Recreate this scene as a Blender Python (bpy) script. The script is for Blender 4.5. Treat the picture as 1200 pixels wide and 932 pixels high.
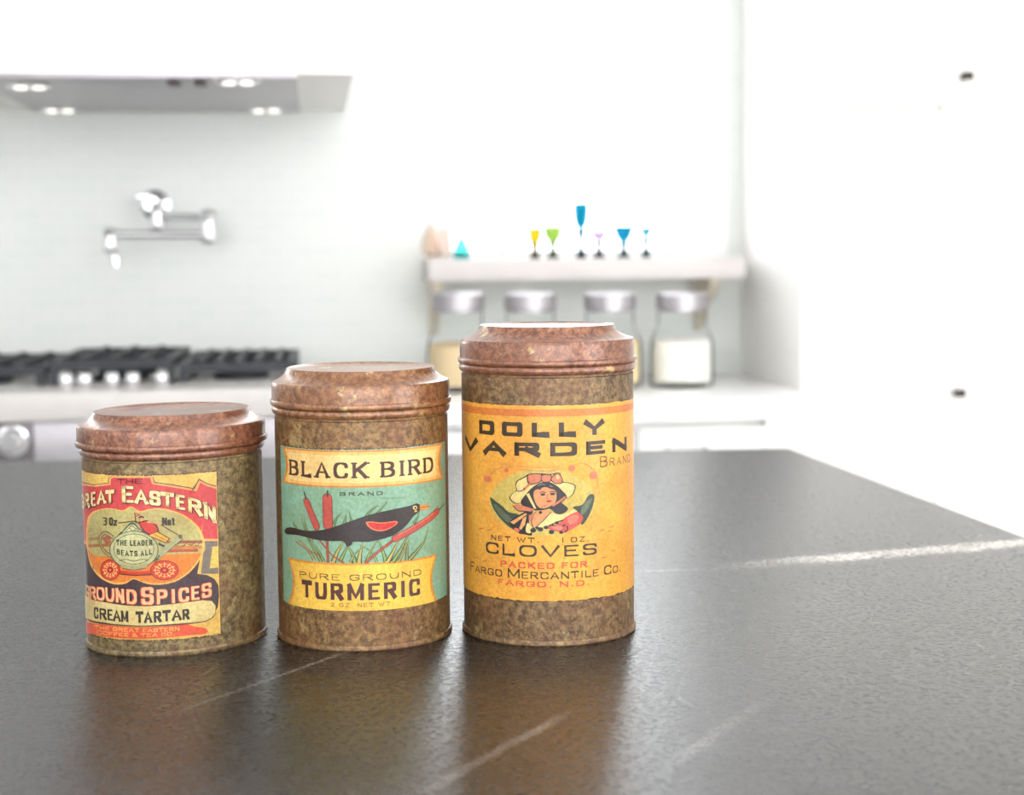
import bpy, bmesh, math, random
from mathutils import Vector, Matrix
from mathutils.geometry import tessellate_polygon

# ------------------------------------------------------------------ camera, world, exposure
for o in list(bpy.data.objects):
    bpy.data.objects.remove(o)
S = bpy.context.scene
COL = S.collection
W, H, F = 1200, 932, 1900.0
TOP = 0.92                      # island and counter height
CAM = Vector((0, 0, TOP + 0.23))
PITCH, YAW = math.radians(5.14), math.radians(-6.9)
cd = bpy.data.cameras.new('camera')
cam = bpy.data.objects.new('camera', cd)
COL.objects.link(cam)
cam.location = CAM
cam.rotation_euler = (Matrix.Rotation(YAW, 3, 'Z') @ Matrix.Rotation(math.pi / 2 - PITCH, 3, 'X') @ Matrix.Rotation(math.radians(-0.55), 3, 'Z')).to_euler()
cd.sensor_width = 36
cd.lens = F / W * 36
cd.clip_start = 0.02
cd.dof.use_dof = True
cd.dof.focus_distance = 0.955
cd.dof.aperture_fstop = 8.0
S.camera = cam
RM = cam.rotation_euler.to_matrix()

wd = bpy.data.worlds.new('world')
S.world = wd
wd.use_nodes = True
wd.node_tree.nodes['Background'].inputs[0].default_value = (0.96, 0.98, 1.0, 1)
wd.node_tree.nodes['Background'].inputs[1].default_value = 3.8

vs = S.view_settings
vs.view_transform = 'Standard'
vs.look = 'None'
vs.gamma = 1
vs.use_curve_mapping = False
vs.exposure = 0.58

# ------------------------------------------------------------------ pixel helpers (1200 x 932)
def ray(x, y):
    return (RM @ Vector(((x - W / 2) / F, -(y - H / 2) / F, -1)))
def on_z(x, y, z=TOP):
    d = ray(x, y); return CAM + d * ((z - CAM.z) / d.z)
def on_y(x, y, Y):
    d = ray(x, y); return CAM + d * (Y / d.y)
FWD = Vector((math.sin(-YAW), math.cos(YAW), 0))
def z_at(x, y, base):
    d = ray(x, y)
    return (CAM + d * ((base - CAM).dot(FWD) / d.dot(FWD))).z

# ------------------------------------------------------------------ materials
def lin(c):
    return tuple((v / 255 / 12.92) if v / 255 <= 0.04045 else ((v / 255 + 0.055) / 1.055) ** 2.4 for v in c) + (1,)
MATS = {}
def new_mat(name):
    m = bpy.data.materials.new(name); m.use_nodes = True
    nt = m.node_tree; nt.nodes.clear()
    out = nt.nodes.new('ShaderNodeOutputMaterial')
    p = nt.nodes.new('ShaderNodeBsdfPrincipled')
    nt.links.new(p.outputs[0], out.inputs[0])
    return m, nt, p, out
def nd(nt, t, **kw):
    n = nt.nodes.new(t)
    for k, v in kw.items():
        setattr(n, k, v)
    return n
def noise(nt, scale, detail=4, rough=0.6, vec=None):
    n = nd(nt, 'ShaderNodeTexNoise')
    n.inputs['Scale'].default_value = scale; n.inputs['Detail'].default_value = detail
    n.inputs['Roughness'].default_value = rough
    if vec is not None: nt.links.new(vec, n.inputs['Vector'])
    return n
def ramp(nt, fac, stops):
    r = nd(nt, 'ShaderNodeValToRGB')
    e = r.color_ramp.elements
    while len(e) < len(stops): e.new(0.5)
    for el, (p, c) in zip(e, stops):
        el.position = p; el.color = c
    nt.links.new(fac, r.inputs[0]); return r
def mixc(nt, fac, a, b, mode='MIX'):
    m = nd(nt, 'ShaderNodeMix', data_type='RGBA', blend_type=mode)
    if isinstance(fac, float): m.inputs[0].default_value = fac
    else: nt.links.new(fac, m.inputs[0])
    for i, v in ((6, a), (7, b)):
        if isinstance(v, tuple): m.inputs[i].default_value = v
        else: nt.links.new(v, m.inputs[i])
    return m.outputs[2]
def bump(nt, p, h, strength, dist):
    b = nd(nt, 'ShaderNodeBump')
    b.inputs['Strength'].default_value = strength; b.inputs['Distance'].default_value = dist
    nt.links.new(h, b.inputs['Height']); nt.links.new(b.outputs[0], p.inputs['Normal'])
def plain(name, rgb, rough=0.5, metal=0.0, var=0.06, scale=30, emit=0, spec=0.5):
    if name in MATS: return MATS[name]
    m, nt, p, _ = new_mat(name)
    tc = nd(nt, 'ShaderNodeTexCoord')
    n = noise(nt, scale, 3, 0.5, tc.outputs['Object'])
    c = lin(rgb)
    lo = tuple(v * (1 - var) for v in c[:3]) + (1,); hi = tuple(min(1, v * (1 + var)) for v in c[:3]) + (1,)
    r = ramp(nt, n.outputs[0], [(0.3, lo), (0.7, hi)])
    nt.links.new(r.outputs[0], p.inputs['Base Color'])
    p.inputs['Roughness'].default_value = rough; p.inputs['Metallic'].default_value = metal
    p.inputs['Specular IOR Level'].default_value = spec
    if emit:
        p.inputs['Emission Color'].default_value = c; p.inputs['Emission Strength'].default_value = emit
    MATS[name] = m; return m
def glassy(name, rgb, gloss=0.12, top=None):
    if name in MATS: return MATS[name]
    m, nt, p, out = new_mat(name)
    nt.nodes.remove(p)
    t = nd(nt, 'ShaderNodeBsdfTransparent'); g = nd(nt, 'ShaderNodeBsdfGlossy')
    tc = nd(nt, 'ShaderNodeTexCoord'); n = noise(nt, 8, 2, 0.5, tc.outputs['Object'])
    c = tuple(v ** .25 for v in lin(rgb)) if top else tuple(v ** .45 for v in lin(rgb))
    if top: c = tuple(v * top / max(c[:3]) for v in c[:3]) + (1,)
    r = ramp(nt, n.outputs[0], [(0.3, tuple(v * .97 for v in c[:3]) + (1,)), (0.7, c)])
    nt.links.new(r.outputs[0], t.inputs[0])
    g.inputs['Roughness'].default_value = 0.05
    mx = nd(nt, 'ShaderNodeMixShader')
    fr = nd(nt, 'ShaderNodeLayerWeight'); fr.inputs[0].default_value = gloss
    nt.links.new(fr.outputs['Fresnel'], mx.inputs[0])
    nt.links.new(t.outputs[0], mx.inputs[1]); nt.links.new(g.outputs[0], mx.inputs[2])
    nt.links.new(mx.outputs[0], out.inputs[0])
    MATS[name] = m; return m
def rust(name, c_dark, c_mid, c_light, c_flake, seed, rough=0.42, c_rust=(122, 72, 42), coat=0.0):
    m, nt, p, _ = new_mat(name)
    tc = nd(nt, 'ShaderNodeTexCoord'); mp = nd(nt, 'ShaderNodeMapping')
    mp.inputs['Location'].default_value = (seed, seed * .7, seed * 1.3)
    nt.links.new(tc.outputs['Object'], mp.inputs[0]); v = mp.outputs[0]
    n1 = noise(nt, 260, 6, 0.8, v); n2 = noise(nt, 38, 4, 0.6, v); n3 = noise(nt, 900, 2, 0.6, v); n4 = noise(nt, 70, 5, 0.7, v)
    fine = ramp(nt, n1.outputs[0], [(0.41, lin(c_dark)), (0.5, lin(c_mid)), (0.6, lin(c_light))])
    big = ramp(nt, n2.outputs[0], [(0.36, lin([v_ * .7 for v_ in c_mid])), (0.5, lin(c_mid)), (0.64, lin([min(255, v_ * 1.15) for v_ in c_mid]))])
    c = mixc(nt, 0.22, fine.outputs[0], big.outputs[0])
    n5 = noise(nt, 22, 5, 0.7, v)
    rm = ramp(nt, n5.outputs[0], [(0.46, (0, 0, 0, 1)), (0.66, (.75, .75, .75, 1))])
    c = mixc(nt, rm.outputs[0], c, mixc(nt, 0.6, c, lin(c_rust)))
    sp = ramp(nt, n3.outputs[0], [(0.64, (0, 0, 0, 1)), (0.72, (1, 1, 1, 1))])
    c = mixc(nt, sp.outputs[0], c, lin(c_dark))
    fl = ramp(nt, n4.outputs[0], [(0.6, (0, 0, 0, 1)), (0.68, (1, 1, 1, 1))])
    fm = nd(nt, 'ShaderNodeMath', operation='MULTIPLY'); nt.links.new(fl.outputs[0], fm.inputs[0]); nt.links.new(n1.outputs[0], fm.inputs[1])
    c = mixc(nt, fm.outputs[0], c, lin(c_flake))
    nt.links.new(c, p.inputs['Base Color'])
    rr = nd(nt, 'ShaderNodeMapRange'); rr.inputs[3].default_value = rough - .1; rr.inputs[4].default_value = rough + .2
    nt.links.new(n1.outputs[0], rr.inputs[0]); nt.links.new(rr.outputs[0], p.inputs['Roughness'])
    p.inputs['Metallic'].default_value = 0.25
    p.inputs['Coat Weight'].default_value = coat; p.inputs['Coat Roughness'].default_value = 0.16
    p.inputs['Specular IOR Level'].default_value = 0.6
    bump(nt, p, n1.outputs[0], 0.12, 0.0005)
    return m
def ink(rgb, tag=''):
    k = 'ink_%d_%d_%d' % tuple(rgb) + tag
    if k in MATS: return MATS[k]
    m, nt, p, _ = new_mat(k)
    tc = nd(nt, 'ShaderNodeTexCoord')
    n1 = noise(nt, 500, 4, 0.7, tc.outputs['Object']); n2 = noise(nt, 30, 3, 0.6, tc.outputs['Object'])
    c = lin(rgb)
    a = ramp(nt, n1.outputs[0], [(0.34, tuple(v * .78 for v in c[:3]) + (1,)), (0.62, tuple(min(1, v * 1.08 + .004) for v in c[:3]) + (1,))])
    b = ramp(nt, n2.outputs[0], [(0.3, lin((205, 175, 140))), (0.65, lin((255, 255, 255)))])
    col = mixc(nt, 0.55, a.outputs[0], mixc(nt, 1.0, a.outputs[0], b.outputs[0], 'MULTIPLY'))
    nt.links.new(col, p.inputs['Base Color'])
    p.inputs['Roughness'].default_value = 0.34
    p.inputs['Specular IOR Level'].default_value = 0.45
    MATS[k] = m; return m

# ------------------------------------------------------------------ mesh helpers
def link(name, mesh, parent=None, mats=(), kind=None, label=None, cat=None, group=None):
    o = bpy.data.objects.new(name, mesh); COL.objects.link(o)
    for m in mats: mesh.materials.append(m)
    if parent is not None: o.parent = parent
    if kind: o['kind'] = kind
    if label: o['label'] = label
    if cat: o['category'] = cat
    if group: o['group'] = group
    return o
def thing(name, loc, label, cat, group=None, rz=0):
    o = bpy.data.objects.new(name, None); COL.objects.link(o)
    o.location = loc; o.rotation_euler.z = rz; o.empty_display_size = 0.05
    o['label'] = label; o['category'] = cat
    if group: o['group'] = group
    return o
def bm_mesh(name, bm, smooth=None):
    bmesh.ops.recalc_face_normals(bm, faces=bm.faces)
    me = bpy.data.meshes.new(name); bm.to_mesh(me); bm.free()
    if smooth is not None:
        for p in me.polygons: p.use_smooth = True
        me.set_sharp_from_angle(angle=math.radians(smooth))
    return me
def add_box(bm, x0, x1, y0, y1, z0, z1):
    v = [bm.verts.new((x, y, z)) for x in (x0, x1) for y in (y0, y1) for z in (z0, z1)]
    for f in ((0, 1, 3, 2), (4, 6, 7, 5), (0, 4, 5, 1), (2, 3, 7, 6), (0, 2, 6, 4), (1, 5, 7, 3)):
        bm.faces.new([v[i] for i in f])
def box(name, b, mat, parent=None, bevel=0.0, **kw):
    bm = bmesh.new(); add_box(bm, *b)
    if bevel: bmesh.ops.bevel(bm, geom=bm.edges[:], offset=bevel, segments=2, affect='EDGES', profile=0.6)
    return link(name, bm_mesh(name, bm, 40 if bevel else None), parent, [mat], **kw)
def lathe_bm(bm, prof, n=48, c=(0, 0, 0), a=1, b=1):
    rings = []
    for r, z in prof:
        if r < 1e-6: rings.append([bm.verts.new((c[0], c[1], c[2] + z))])
        else: rings.append([bm.verts.new((c[0] + a * r * math.cos(2 * math.pi * i / n), c[1] + b * r * math.sin(2 * math.pi * i / n), c[2] + z)) for i in range(n)])
    for A, B in zip(rings, rings[1:]):
        for i in range(n):
            j = (i + 1) % n
            q = [A[i % len(A)], A[j % len(A)], B[j % len(B)], B[i % len(B)]]
            q = [v for k, v in enumerate(q) if v not in q[:k]]
            if len(q) > 2: bm.faces.new(q)
def lathe(name, prof, mat, parent=None, n=48, c=(0, 0, 0), a=1, b=1, smooth=35, **kw):
    bm = bmesh.new(); lathe_bm(bm, prof, n, c, a, b)
    return link(name, bm_mesh(name, bm, smooth), parent, [mat], **kw)
def tube_bm(bm, pts, r, n=12):
    pts = [Vector(p) for p in pts]; rings = []
    for i, p in enumerate(pts):
        t = (pts[min(i + 1, len(pts) - 1)] - pts[max(i - 1, 0)]).normalized()
        u = t.cross(Vector((0, 0, 1)) if abs(t.z) < .9 else Vector((1, 0, 0))).normalized(); w = t.cross(u)
        rings.append([bm.verts.new(p + r * (math.cos(2 * math.pi * k / n) * u + math.sin(2 * math.pi * k / n) * w)) for k in range(n)])
    for A, B in zip(rings, rings[1:]):
        for k in range(n): bm.faces.new((A[k], A[(k + 1) % n], B[(k + 1) % n], B[k]))
    bm.faces.new(rings[0]); bm.faces.new(rings[-1])
def tube(name, pts, r, mat, parent=None, n=12, **kw):
    bm = bmesh.new(); tube_bm(bm, pts, r, n)
    return link(name, bm_mesh(name, bm, 40), parent, [mat], **kw)

# ------------------------------------------------------------------ the room
YW = 2.95                        # tiled back wall
YF = 2.45                        # front of the wall counter
white = plain('white_paint', (246, 246, 245), 0.45, var=0.015)
warm_white = plain('warm_white_paint', (248, 246, 243), 0.5, var=0.015)
quartz = plain('white_quartz', (244, 243, 242), 0.25, var=0.03)
steel = plain('brushed_steel', (176, 172, 176), 0.35, 0.7, var=0.05)
chrome = plain('chrome', (225, 225, 228), 0.12, 1.0, var=0.02)
iron = plain('cast_iron', (52, 54, 60), 0.5, 0.2, var=0.15)
bronze = plain('dark_bronze', (58, 48, 46), 0.45, 0.4)

def tile_mat():
    m, nt, p, _ = new_mat('pale_glazed_tile')
    tc = nd(nt, 'ShaderNodeTexCoord'); mp = nd(nt, 'ShaderNodeMapping')
    mp.inputs['Rotation'].default_value = (math.pi / 2, 0, 0)
    nt.links.new(tc.outputs['Object'], mp.inputs[0])
    b = nd(nt, 'ShaderNodeTexBrick'); nt.links.new(mp.outputs[0], b.inputs[0])
    b.inputs['Scale'].default_value = 1; b.inputs['Brick Width'].default_value = 0.05
    b.inputs['Row Height'].default_value = 0.022; b.inputs['Mortar Size'].default_value = 0.0015
    b.inputs['Color1'].default_value = lin((230, 232, 228)); b.inputs['Color2'].default_value = lin((227, 230, 226)); b.inputs['Mortar'].default_value = lin((232, 234, 231))
    nt.links.new(b.outputs[0], p.inputs['Base Color'])
    p.inputs['Roughness'].default_value = 0.3
    return m
tile = tile_mat()
def floor_mat():
    m, nt, p, _ = new_mat('pale_wood_floor')
    tc = nd(nt, 'ShaderNodeTexCoord')
    n = noise(nt, 6, 5, 0.6, tc.outputs['Object'])
    r = ramp(nt, n.outputs[0], [(0.3, lin((214, 204, 192))), (0.7, lin((230, 222, 212)))])
    nt.links.new(r.outputs[0], p.inputs['Base Color']); p.inputs['Roughness'].default_value = 0.35
    return m
XL, XR, YB, ZC = -2.2, 2.6, -2.4, 2.7
fl = box('floor', (XL, XR, YB, YW, -0.05, 0), floor_mat(), kind='structure')
box('ceiling', (XL, XR, YB, YW, ZC, ZC + .1), white, kind='structure')
def side_wall(name, fix0, fix1, axis, lo, hi, o0, o1, oz0, oz1):
    bm = bmesh.new()
    def bb(a, b, z0, z1):
        if axis == 'x': add_box(bm, fix0, fix1, a, b, z0, z1)
        else: add_box(bm, a, b, fix0, fix1, z0, z1)
    bb(lo, o0, 0, ZC); bb(o1, hi, 0, ZC); bb(o0, o1, 0, oz0); bb(o0, o1, oz1, ZC)
    return link(name, bm_mesh(name, bm), None, [white], kind='structure')
box('wall_left', (XL - .1, XL, YB, YW, 0, ZC), white, kind='structure')
side_wall('wall_right', XR, XR + .1, 'x', YB, YW, -2.1, -0.2, 0.4, 2.5)
side_wall('wall_rear', YB - .1, YB, 'y', XL, XR, -1.7, 1.8, 0.2, 2.5)

wx0, wx1 = on_y(507, 300, YW).x, on_y(851, 300, YW).x
wz0, wz1 = on_y(680, 306, YW).z, 2.55
wins = [(-1.45, -0.77), (wx0, wx1)]           # a window either side of the range
bm = bmesh.new()
add_box(bm, XL, wins[0][0], YW, YW + 0.15, 0, ZC)
add_box(bm, wins[0][1], wx0, YW, YW + 0.15, 0, ZC)
add_box(bm, wx1, XR, YW, YW + 0.15, 0, ZC)
for a, b in wins:
    add_box(bm, a, b, YW, YW + 0.15, 0, wz0)
    add_box(bm, a, b, YW, YW + 0.15, wz1, ZC)
wall = link('wall_back', bm_mesh('wall_back', bm), None, [tile], kind='structure')
t = 0.035
for k, (a, b) in enumerate(wins[::-1]):
    bm = bmesh.new()
    add_box(bm, a - .002, a + t, YW - .004, YW + .12, wz0, wz1)
    add_box(bm, b - t, b + .002, YW - .004, YW + .12, wz0, wz1)
    add_box(bm, a + t, b - t, YW - .004, YW + .12, wz1 - t, wz1)
    add_box(bm, a + t, b - t, YW + .02, YW + .12, wz0, wz0 + .02)
    win = link(('window_1', 'window_left_offscreen')[k], bm_mesh('window_frame', bm), None, [white], kind='structure')
    box('window_pane', (a + t, b - t, YW + .07, YW + .076, wz0 + .02, wz1 - t), glassy('clear_pane', (252, 254, 255), 0.1), win)

# ------------------------------------------------------------------ island
def stone():
    m, nt, p, _ = new_mat('black_leathered_stone')
    tc = nd(nt, 'ShaderNodeTexCoord'); v = tc.outputs['Object']
    n1 = noise(nt, 9, 5, 0.6, v); n2 = noise(nt, 260, 4, 0.65, v); n3 = noise(nt, 800, 2, 0.6, v)
    base = ramp(nt, n1.outputs[0], [(0.3, lin((22, 21, 22))), (0.7, lin((36, 34, 34)))])
    fine = ramp(nt, n2.outputs[0], [(0.35, lin((14, 13, 14))), (0.7, lin((52, 50, 51)))])
    c = mixc(nt, 0.4, base.outputs[0], fine.outputs[0])
    sp = ramp(nt, n3.outputs[0], [(0.69, (0, 0, 0, 1)), (0.74, (.5, .5, .5, 1))])
    c = mixc(nt, sp.outputs[0], c, lin((150, 148, 146)))
    sep = nd(nt, 'ShaderNodeSeparateXYZ'); nt.links.new(v, sep.inputs[0])
    nw = noise(nt, 7, 4, 0.6, v); nb = noise(nt, 14, 3, 0.6, v)
    def M(op, a, b=None, c_=None):
        n = nd(nt, 'ShaderNodeMath', operation=op)
        for i, q in enumerate((a, b, c_)):
            if q is None: continue
            if isinstance(q, (int, float)): n.inputs[i].default_value = q
            else: nt.links.new(q, n.inputs[i])
        return n.outputs[0]
    for (A, B, wdt, amp, fade, strength) in VEINS:
        d = (B - A); L = d.length; d = d / L; nx, ny = -d.y, d.x
        dist = M('ADD', M('MULTIPLY', sep.outputs[0], nx), M('MULTIPLY', sep.outputs[1], ny))
        dist = M('SUBTRACT', dist, A.x * nx + A.y * ny)
        dist = M('ADD', dist, M('MULTIPLY', M('SUBTRACT', nw.outputs[0], 0.5), amp))
        along = M('DIVIDE', M('SUBTRACT', M('ADD', M('MULTIPLY', sep.outputs[0], d.x), M('MULTIPLY', sep.outputs[1], d.y)), A.x * d.x + A.y * d.y), L)
        mr = nd(nt, 'ShaderNodeMapRange', interpolation_type='SMOOTHSTEP')
        nt.links.new(M('ABSOLUTE', dist), mr.inputs[0])
        mr.inputs[1].default_value = wdt * .35; mr.inputs[2].default_value = wdt; mr.inputs[3].default_value = 1; mr.inputs[4].default_value = 0
        f0 = nd(nt, 'ShaderNodeMapRange', interpolation_type='SMOOTHSTEP'); nt.links.new(along, f0.inputs[0])
        f0.inputs[1].default_value = 0; f0.inputs[2].default_value = fade
        f1 = nd(nt, 'ShaderNodeMapRange', interpolation_type='SMOOTHSTEP'); nt.links.new(along, f1.inputs[0])
        f1.inputs[1].default_value = 1.0; f1.inputs[2].default_value = 1.25; f1.inputs[3].default_value = 1; f1.inputs[4].default_value = 0
        br = nd(nt, 'ShaderNodeMapRange'); nt.links.new(nb.outputs[0], br.inputs[0])
        br.inputs[1].default_value = .3; br.inputs[2].default_value = .6; br.inputs[3].default_value = .35; br.inputs[4].default_value = 1
        k = M('MULTIPLY', M('MULTIPLY', mr.outputs[0], br.outputs[0]), M('MULTIPLY', M('MULTIPLY', f0.outputs[0], f1.outputs[0]), strength))
        c = mixc(nt, k, c, lin((222, 214, 206)))
    nt.links.new(c, p.inputs['Base Color'])
    p.inputs['Roughness'].default_value = 0.22
    p.inputs['Specular IOR Level'].default_value = 0.55
    n6 = noise(nt, 520, 3, 0.7, v)
    rr = nd(nt, 'ShaderNodeMapRange'); rr.inputs[1].default_value = .3; rr.inputs[2].default_value = .7; rr.inputs[3].default_value = .14; rr.inputs[4].default_value = .4
    nt.links.new(n2.outputs[0], rr.inputs[0]); nt.links.new(rr.outputs[0], p.inputs['Roughness'])
    add = M('ADD', M('ADD', M('MULTIPLY', n2.outputs[0], 0.8), M('MULTIPLY', n6.outputs[0], .8)), M('MULTIPLY', noise(nt, 70, 3, 0.6, v).outputs[0], 1.4))
    bump(nt, p, add, 0.42, 0.0005)
    return m
pBR = on_z(926, 525); pR2 = on_z(1200, 628); pBL = on_z(0, 541)
dr = (pR2 - pBR).normalized(); db = (pBL - pBR).normalized()
pFR = pBR + dr * 2.1
pL = pBR + db * 2.3
pFL = pL + dr * 2.1
def V2(x, y):
    p = on_z(x, y); return Vector((p.x, p.y))
VEINS = [(V2(800, 668), V2(1200, 636), 0.02, 0.03, 0.6, 0.9),
         (V2(470, 938), V2(640, 850), 0.004, 0.02, 0.3, 0.17),
         (V2(770, 905), V2(880, 835), 0.005, 0.02, 0.4, 0.14),
         (V2(180, 845), V2(385, 772), 0.0018, 0.012, 0.3, 0.28),
         (V2(560, 676), V2(800, 668), 0.004, 0.01, 0.3, 0.3)]
bm = bmesh.new()
tp = [bm.verts.new((p.x, p.y, TOP)) for p in (pBR, pL, pFL, pFR)]
bt = [bm.verts.new((p.x, p.y, TOP - .035)) for p in (pBR, pL, pFL, pFR)]
bm.faces.new(tp); bm.faces.new(bt[::-1])
for i in range(4): bm.faces.new((tp[i], tp[(i + 1) % 4], bt[(i + 1) % 4], bt[i]))
bmesh.ops.bevel(bm, geom=bm.edges[:], offset=0.004, segments=3, affect='EDGES', profile=0.5)
isl = link('island_worktop', bm_mesh('island_worktop', bm, 30), None, [stone()],
           label='black leathered stone island worktop with a pale vein, tins standing on it', cat='worktop')
# island base under the worktop
ctr = (pBR + pL + pFL + pFR) / 4
base = thing('island_cabinet', (ctr.x, ctr.y, 0), 'white kitchen island cabinet under the black stone worktop', 'cabinet')
def inset(p, k=0.93): q = (p - ctr) * k; return (q.x, q.y)
bm = bmesh.new(); q4 = [inset(p) for p in (pBR, pL, pFL, pFR)]
a = [bm.verts.new((x, y, 0.0)) for x, y in q4]; b = [bm.verts.new((x, y, TOP - .035)) for x, y in q4]
bm.faces.new(a); bm.faces.new(b)
for i in range(4): bm.faces.new((a[i], a[(i + 1) % 4], b[(i + 1) % 4], b[i]))
link('body', bm_mesh('body', bm), base, [white])

# ------------------------------------------------------------------ wall counter, cabinets, shelf
cxr = on_y(868, 400, YW).x                      # left side of the tall cupboard
rx1 = on_y(352, 460, YF).x                      # right end of the range
rx0 = on_y(-110, 460, YF).x
wt = box('wall_worktop', (rx1 + .002, cxr - .002, YF - .02, YW, TOP - .032, TOP), quartz, bevel=0.003,
         label='white quartz worktop along the tiled wall, glass jars standing on it', cat='worktop')
cab = thing('base_cabinet', ((rx1 + cxr) / 2, (YF + YW) / 2, 0), 'white base cabinet under the white wall worktop', 'cabinet')
cx, cy = cab.location.x, cab.location.y
box('body', (rx1 + .004 - cx, cxr - .004 - cx, YF + .02 - cy, YW - .001 - cy, 0.0, TOP - .032), white, cab)
n = 3; seg = (cxr - rx1 - .05) / n
for i in range(n):
    x0 = rx1 + .004 + i * seg
    dw = box('drawer', (x0 + .006 - cx, x0 + seg - .006 - cx, YF - cy, YF + .02 - cy, TOP - .2, TOP - .045), white, cab, bevel=0.002)
    dd = box('door', (x0 + .006 - cx, x0 + seg - .006 - cx, YF - cy, YF + .02 - cy, 0.1, TOP - .212), white, cab, bevel=0.002)
hp = on_y(804, 529, YF)
tube('handle', [(hp.x - .03 - cx, YF - cy, hp.z), (hp.x - .03 - cx, YF - .022 - cy, hp.z), (hp.x + .03 - cx, YF - .022 - cy, hp.z), (hp.x + .03 - cx, YF - cy, hp.z)], 0.005, bronze, cab)
box('end_stile', (on_y(897, 500, YF).x - cx, on_y(920, 500, YF).x - cx, YF - .004 - cy, YF + .02 - cy, 0.0, TOP - .032), white, cab)

YC = 2.55
tall = thing('tall_cupboard', (cxr + .5, (YC + YW) / 2, 0), 'tall white cupboard with panelled doors and dark square knobs', 'cupboard')
tx, ty = tall.location.x, tall.location.y
box('body', (cxr - tx, cxr + 1.1 - tx, YC + .02 - ty, YW - .001 - ty, 0, 2.6), warm_white, tall)
seamx = on_y(1100, 200, YC).x; seamz = on_y(1000, 126, YC).z
def door(x0, x1, z0, z1, kx=None, ky=None):
    bm = bmesh.new(); s = 0.055
    add_box(bm, x0, x0 + s, YC, YC + .02, z0, z1); add_box(bm, x1 - s, x1, YC, YC + .02, z0, z1)
    add_box(bm, x0 + s, x1 - s, YC, YC + .02, z0, z0 + s); add_box(bm, x0 + s, x1 - s, YC, YC + .02, z1 - s, z1)
    bmesh.ops.translate(bm, verts=bm.verts, vec=(-tx, -ty, 0))
    d = link('door', bm_mesh('door', bm), tall, [warm_white])
    box('panel', (x0 + s - tx, x1 - s - tx, YC + .009 - ty, YC + .02 - ty, z0 + s, z1 - s), warm_white, d)
    if kx:
        k = on_y(kx, ky, YC - .02)
        bm = bmesh.new(); add_box(bm, k.x - .008 - tx, k.x + .008 - tx, YC - .026 - ty, YC - .016 - ty, k.z - .0065, k.z + .0065)
        add_box(bm, k.x - .004 - tx, k.x + .004 - tx, YC - .018 - ty, YC + .002 - ty, k.z - .004, k.z + .004)
        link('knob', bm_mesh('knob', bm), d, [bronze])
xa, xb = cxr + .01, cxr + 1.09
door(xa, seamx - .002, seamz + .003, 2.55); door(xa, seamx - .002, .1, seamz - .003)
door(seamx + .002, xb, seamz + .003, 2.55, 1134, 89); door(seamx + .002, xb, .1, seamz - .003, 1125, 461)

# shelf at the window sill
sx0, sx1 = on_y(499, 310, YW - .1).x, on_y(862, 310, YW - .1).x
YS = YW - .17
sz1 = on_y(680, 303, YS).z; sz0 = on_y(680, 328, YS).z
sh = thing('window_shelf', ((sx0 + sx1) / 2, YW - .085, sz0), 'thick pale shelf across the window sill carrying coloured glassware', 'shelf')
hx = (sx1 - sx0) / 2
box('board', (-hx, hx, -.085, .085, 0, sz1 - sz0), plain('pale_grey_paint', (216, 210, 208), 0.5, var=.02), sh, bevel=.002)
for bx_ in (-hx + .018, hx - .045):
    bm = bmesh.new()
    pr = [(0.085, 0), (-.05, 0), (-.05, -.012), (-.02, -.03), (.03, -.05), (.06, -.08), (.085, -.1)]
    A = [bm.verts.new((bx_ - .009, y, z)) for y, z in pr]; B = [bm.verts.new((bx_ + .009, y, z)) for y, z in pr]
    bm.faces.new(A); bm.faces.new(B)
    for i in range(len(pr)): bm.faces.new((A[i], A[(i + 1) % len(pr)], B[(i + 1) % len(pr)], B[i]))
    link('bracket', bm_mesh('bracket', bm), sh, [plain('tan_wood', (226, 216, 198), .5)])

# ------------------------------------------------------------------ glassware on the shelf
def goblet_prof(R, hh, stem, foot, kind):
    rb = {'flute': [(.001, stem), (.35 * R, stem + .003), (.8 * R, stem + .012), (R, stem + .03), (R * .97, hh)],
          'coupe': [(.001, stem), (.3 * R, stem + .003), (.62 * R, stem + .35 * (hh - stem)), (.88 * R, stem + .75 * (hh - stem)), (R, hh)],
          'cup': [(.001, stem), (.5 * R, stem + .002), (.9 * R, stem + .3 * (hh - stem)), (R, stem + .65 * (hh - stem)), (R * .98, hh)]}[kind]
    inner = [(r * .9, z + .002) for r, z in rb[::-1]]; inner[0] = (rb[-1][0] - .0012, hh)
    return rb + inner
def goblet(x, ytop, wpx, stem_frac, kind, rgb, stem_rgb, label, top=.72):
    YG = YW - .1
    p = on_y(x, 300, YG); hh = on_y(x, ytop, YG).z - sz1; R = 1.12 * wpx / 2 / F * YG
    g = thing('stemmed_glass', (p.x, YG, sz1), label, 'glass', 'coloured stemmed glasses on the window shelf')
    st = hh * stem_frac
    m1, m2 = glassy('glass_%d_%d_%d' % rgb, rgb, .08, top), glassy('glass_%d_%d_%d' % stem_rgb, stem_rgb, .08, top * .45)
    lathe('bowl', goblet_prof(R, hh, st, R, kind), m1, g, 28)
    s = max(.005, R * .24)
    lathe('stem', [(0, .003), (s * 1.8, .004), (s * 1.1, .012), (s, st * .5), (s * 1.2, st * .85), (s * 1.9, st + .002), (0, st + .002)], m2, g, 16)
    lathe('foot', [(0, 0), (R * .75, 0), (R * .75, .0018), (s * 1.8, .005), (0, .005)], m2, g, 28)
goblet(627, 267, 15, .45, 'cup', (252, 216, 40), (250, 160, 110), 'small stemmed glass with yellow bowl and orange stem', 0.68)
goblet(648, 265, 20, .5, 'cup', (178, 222, 95), (150, 190, 100), 'lime green stemmed glass beside the yellow one', 0.64)
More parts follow.
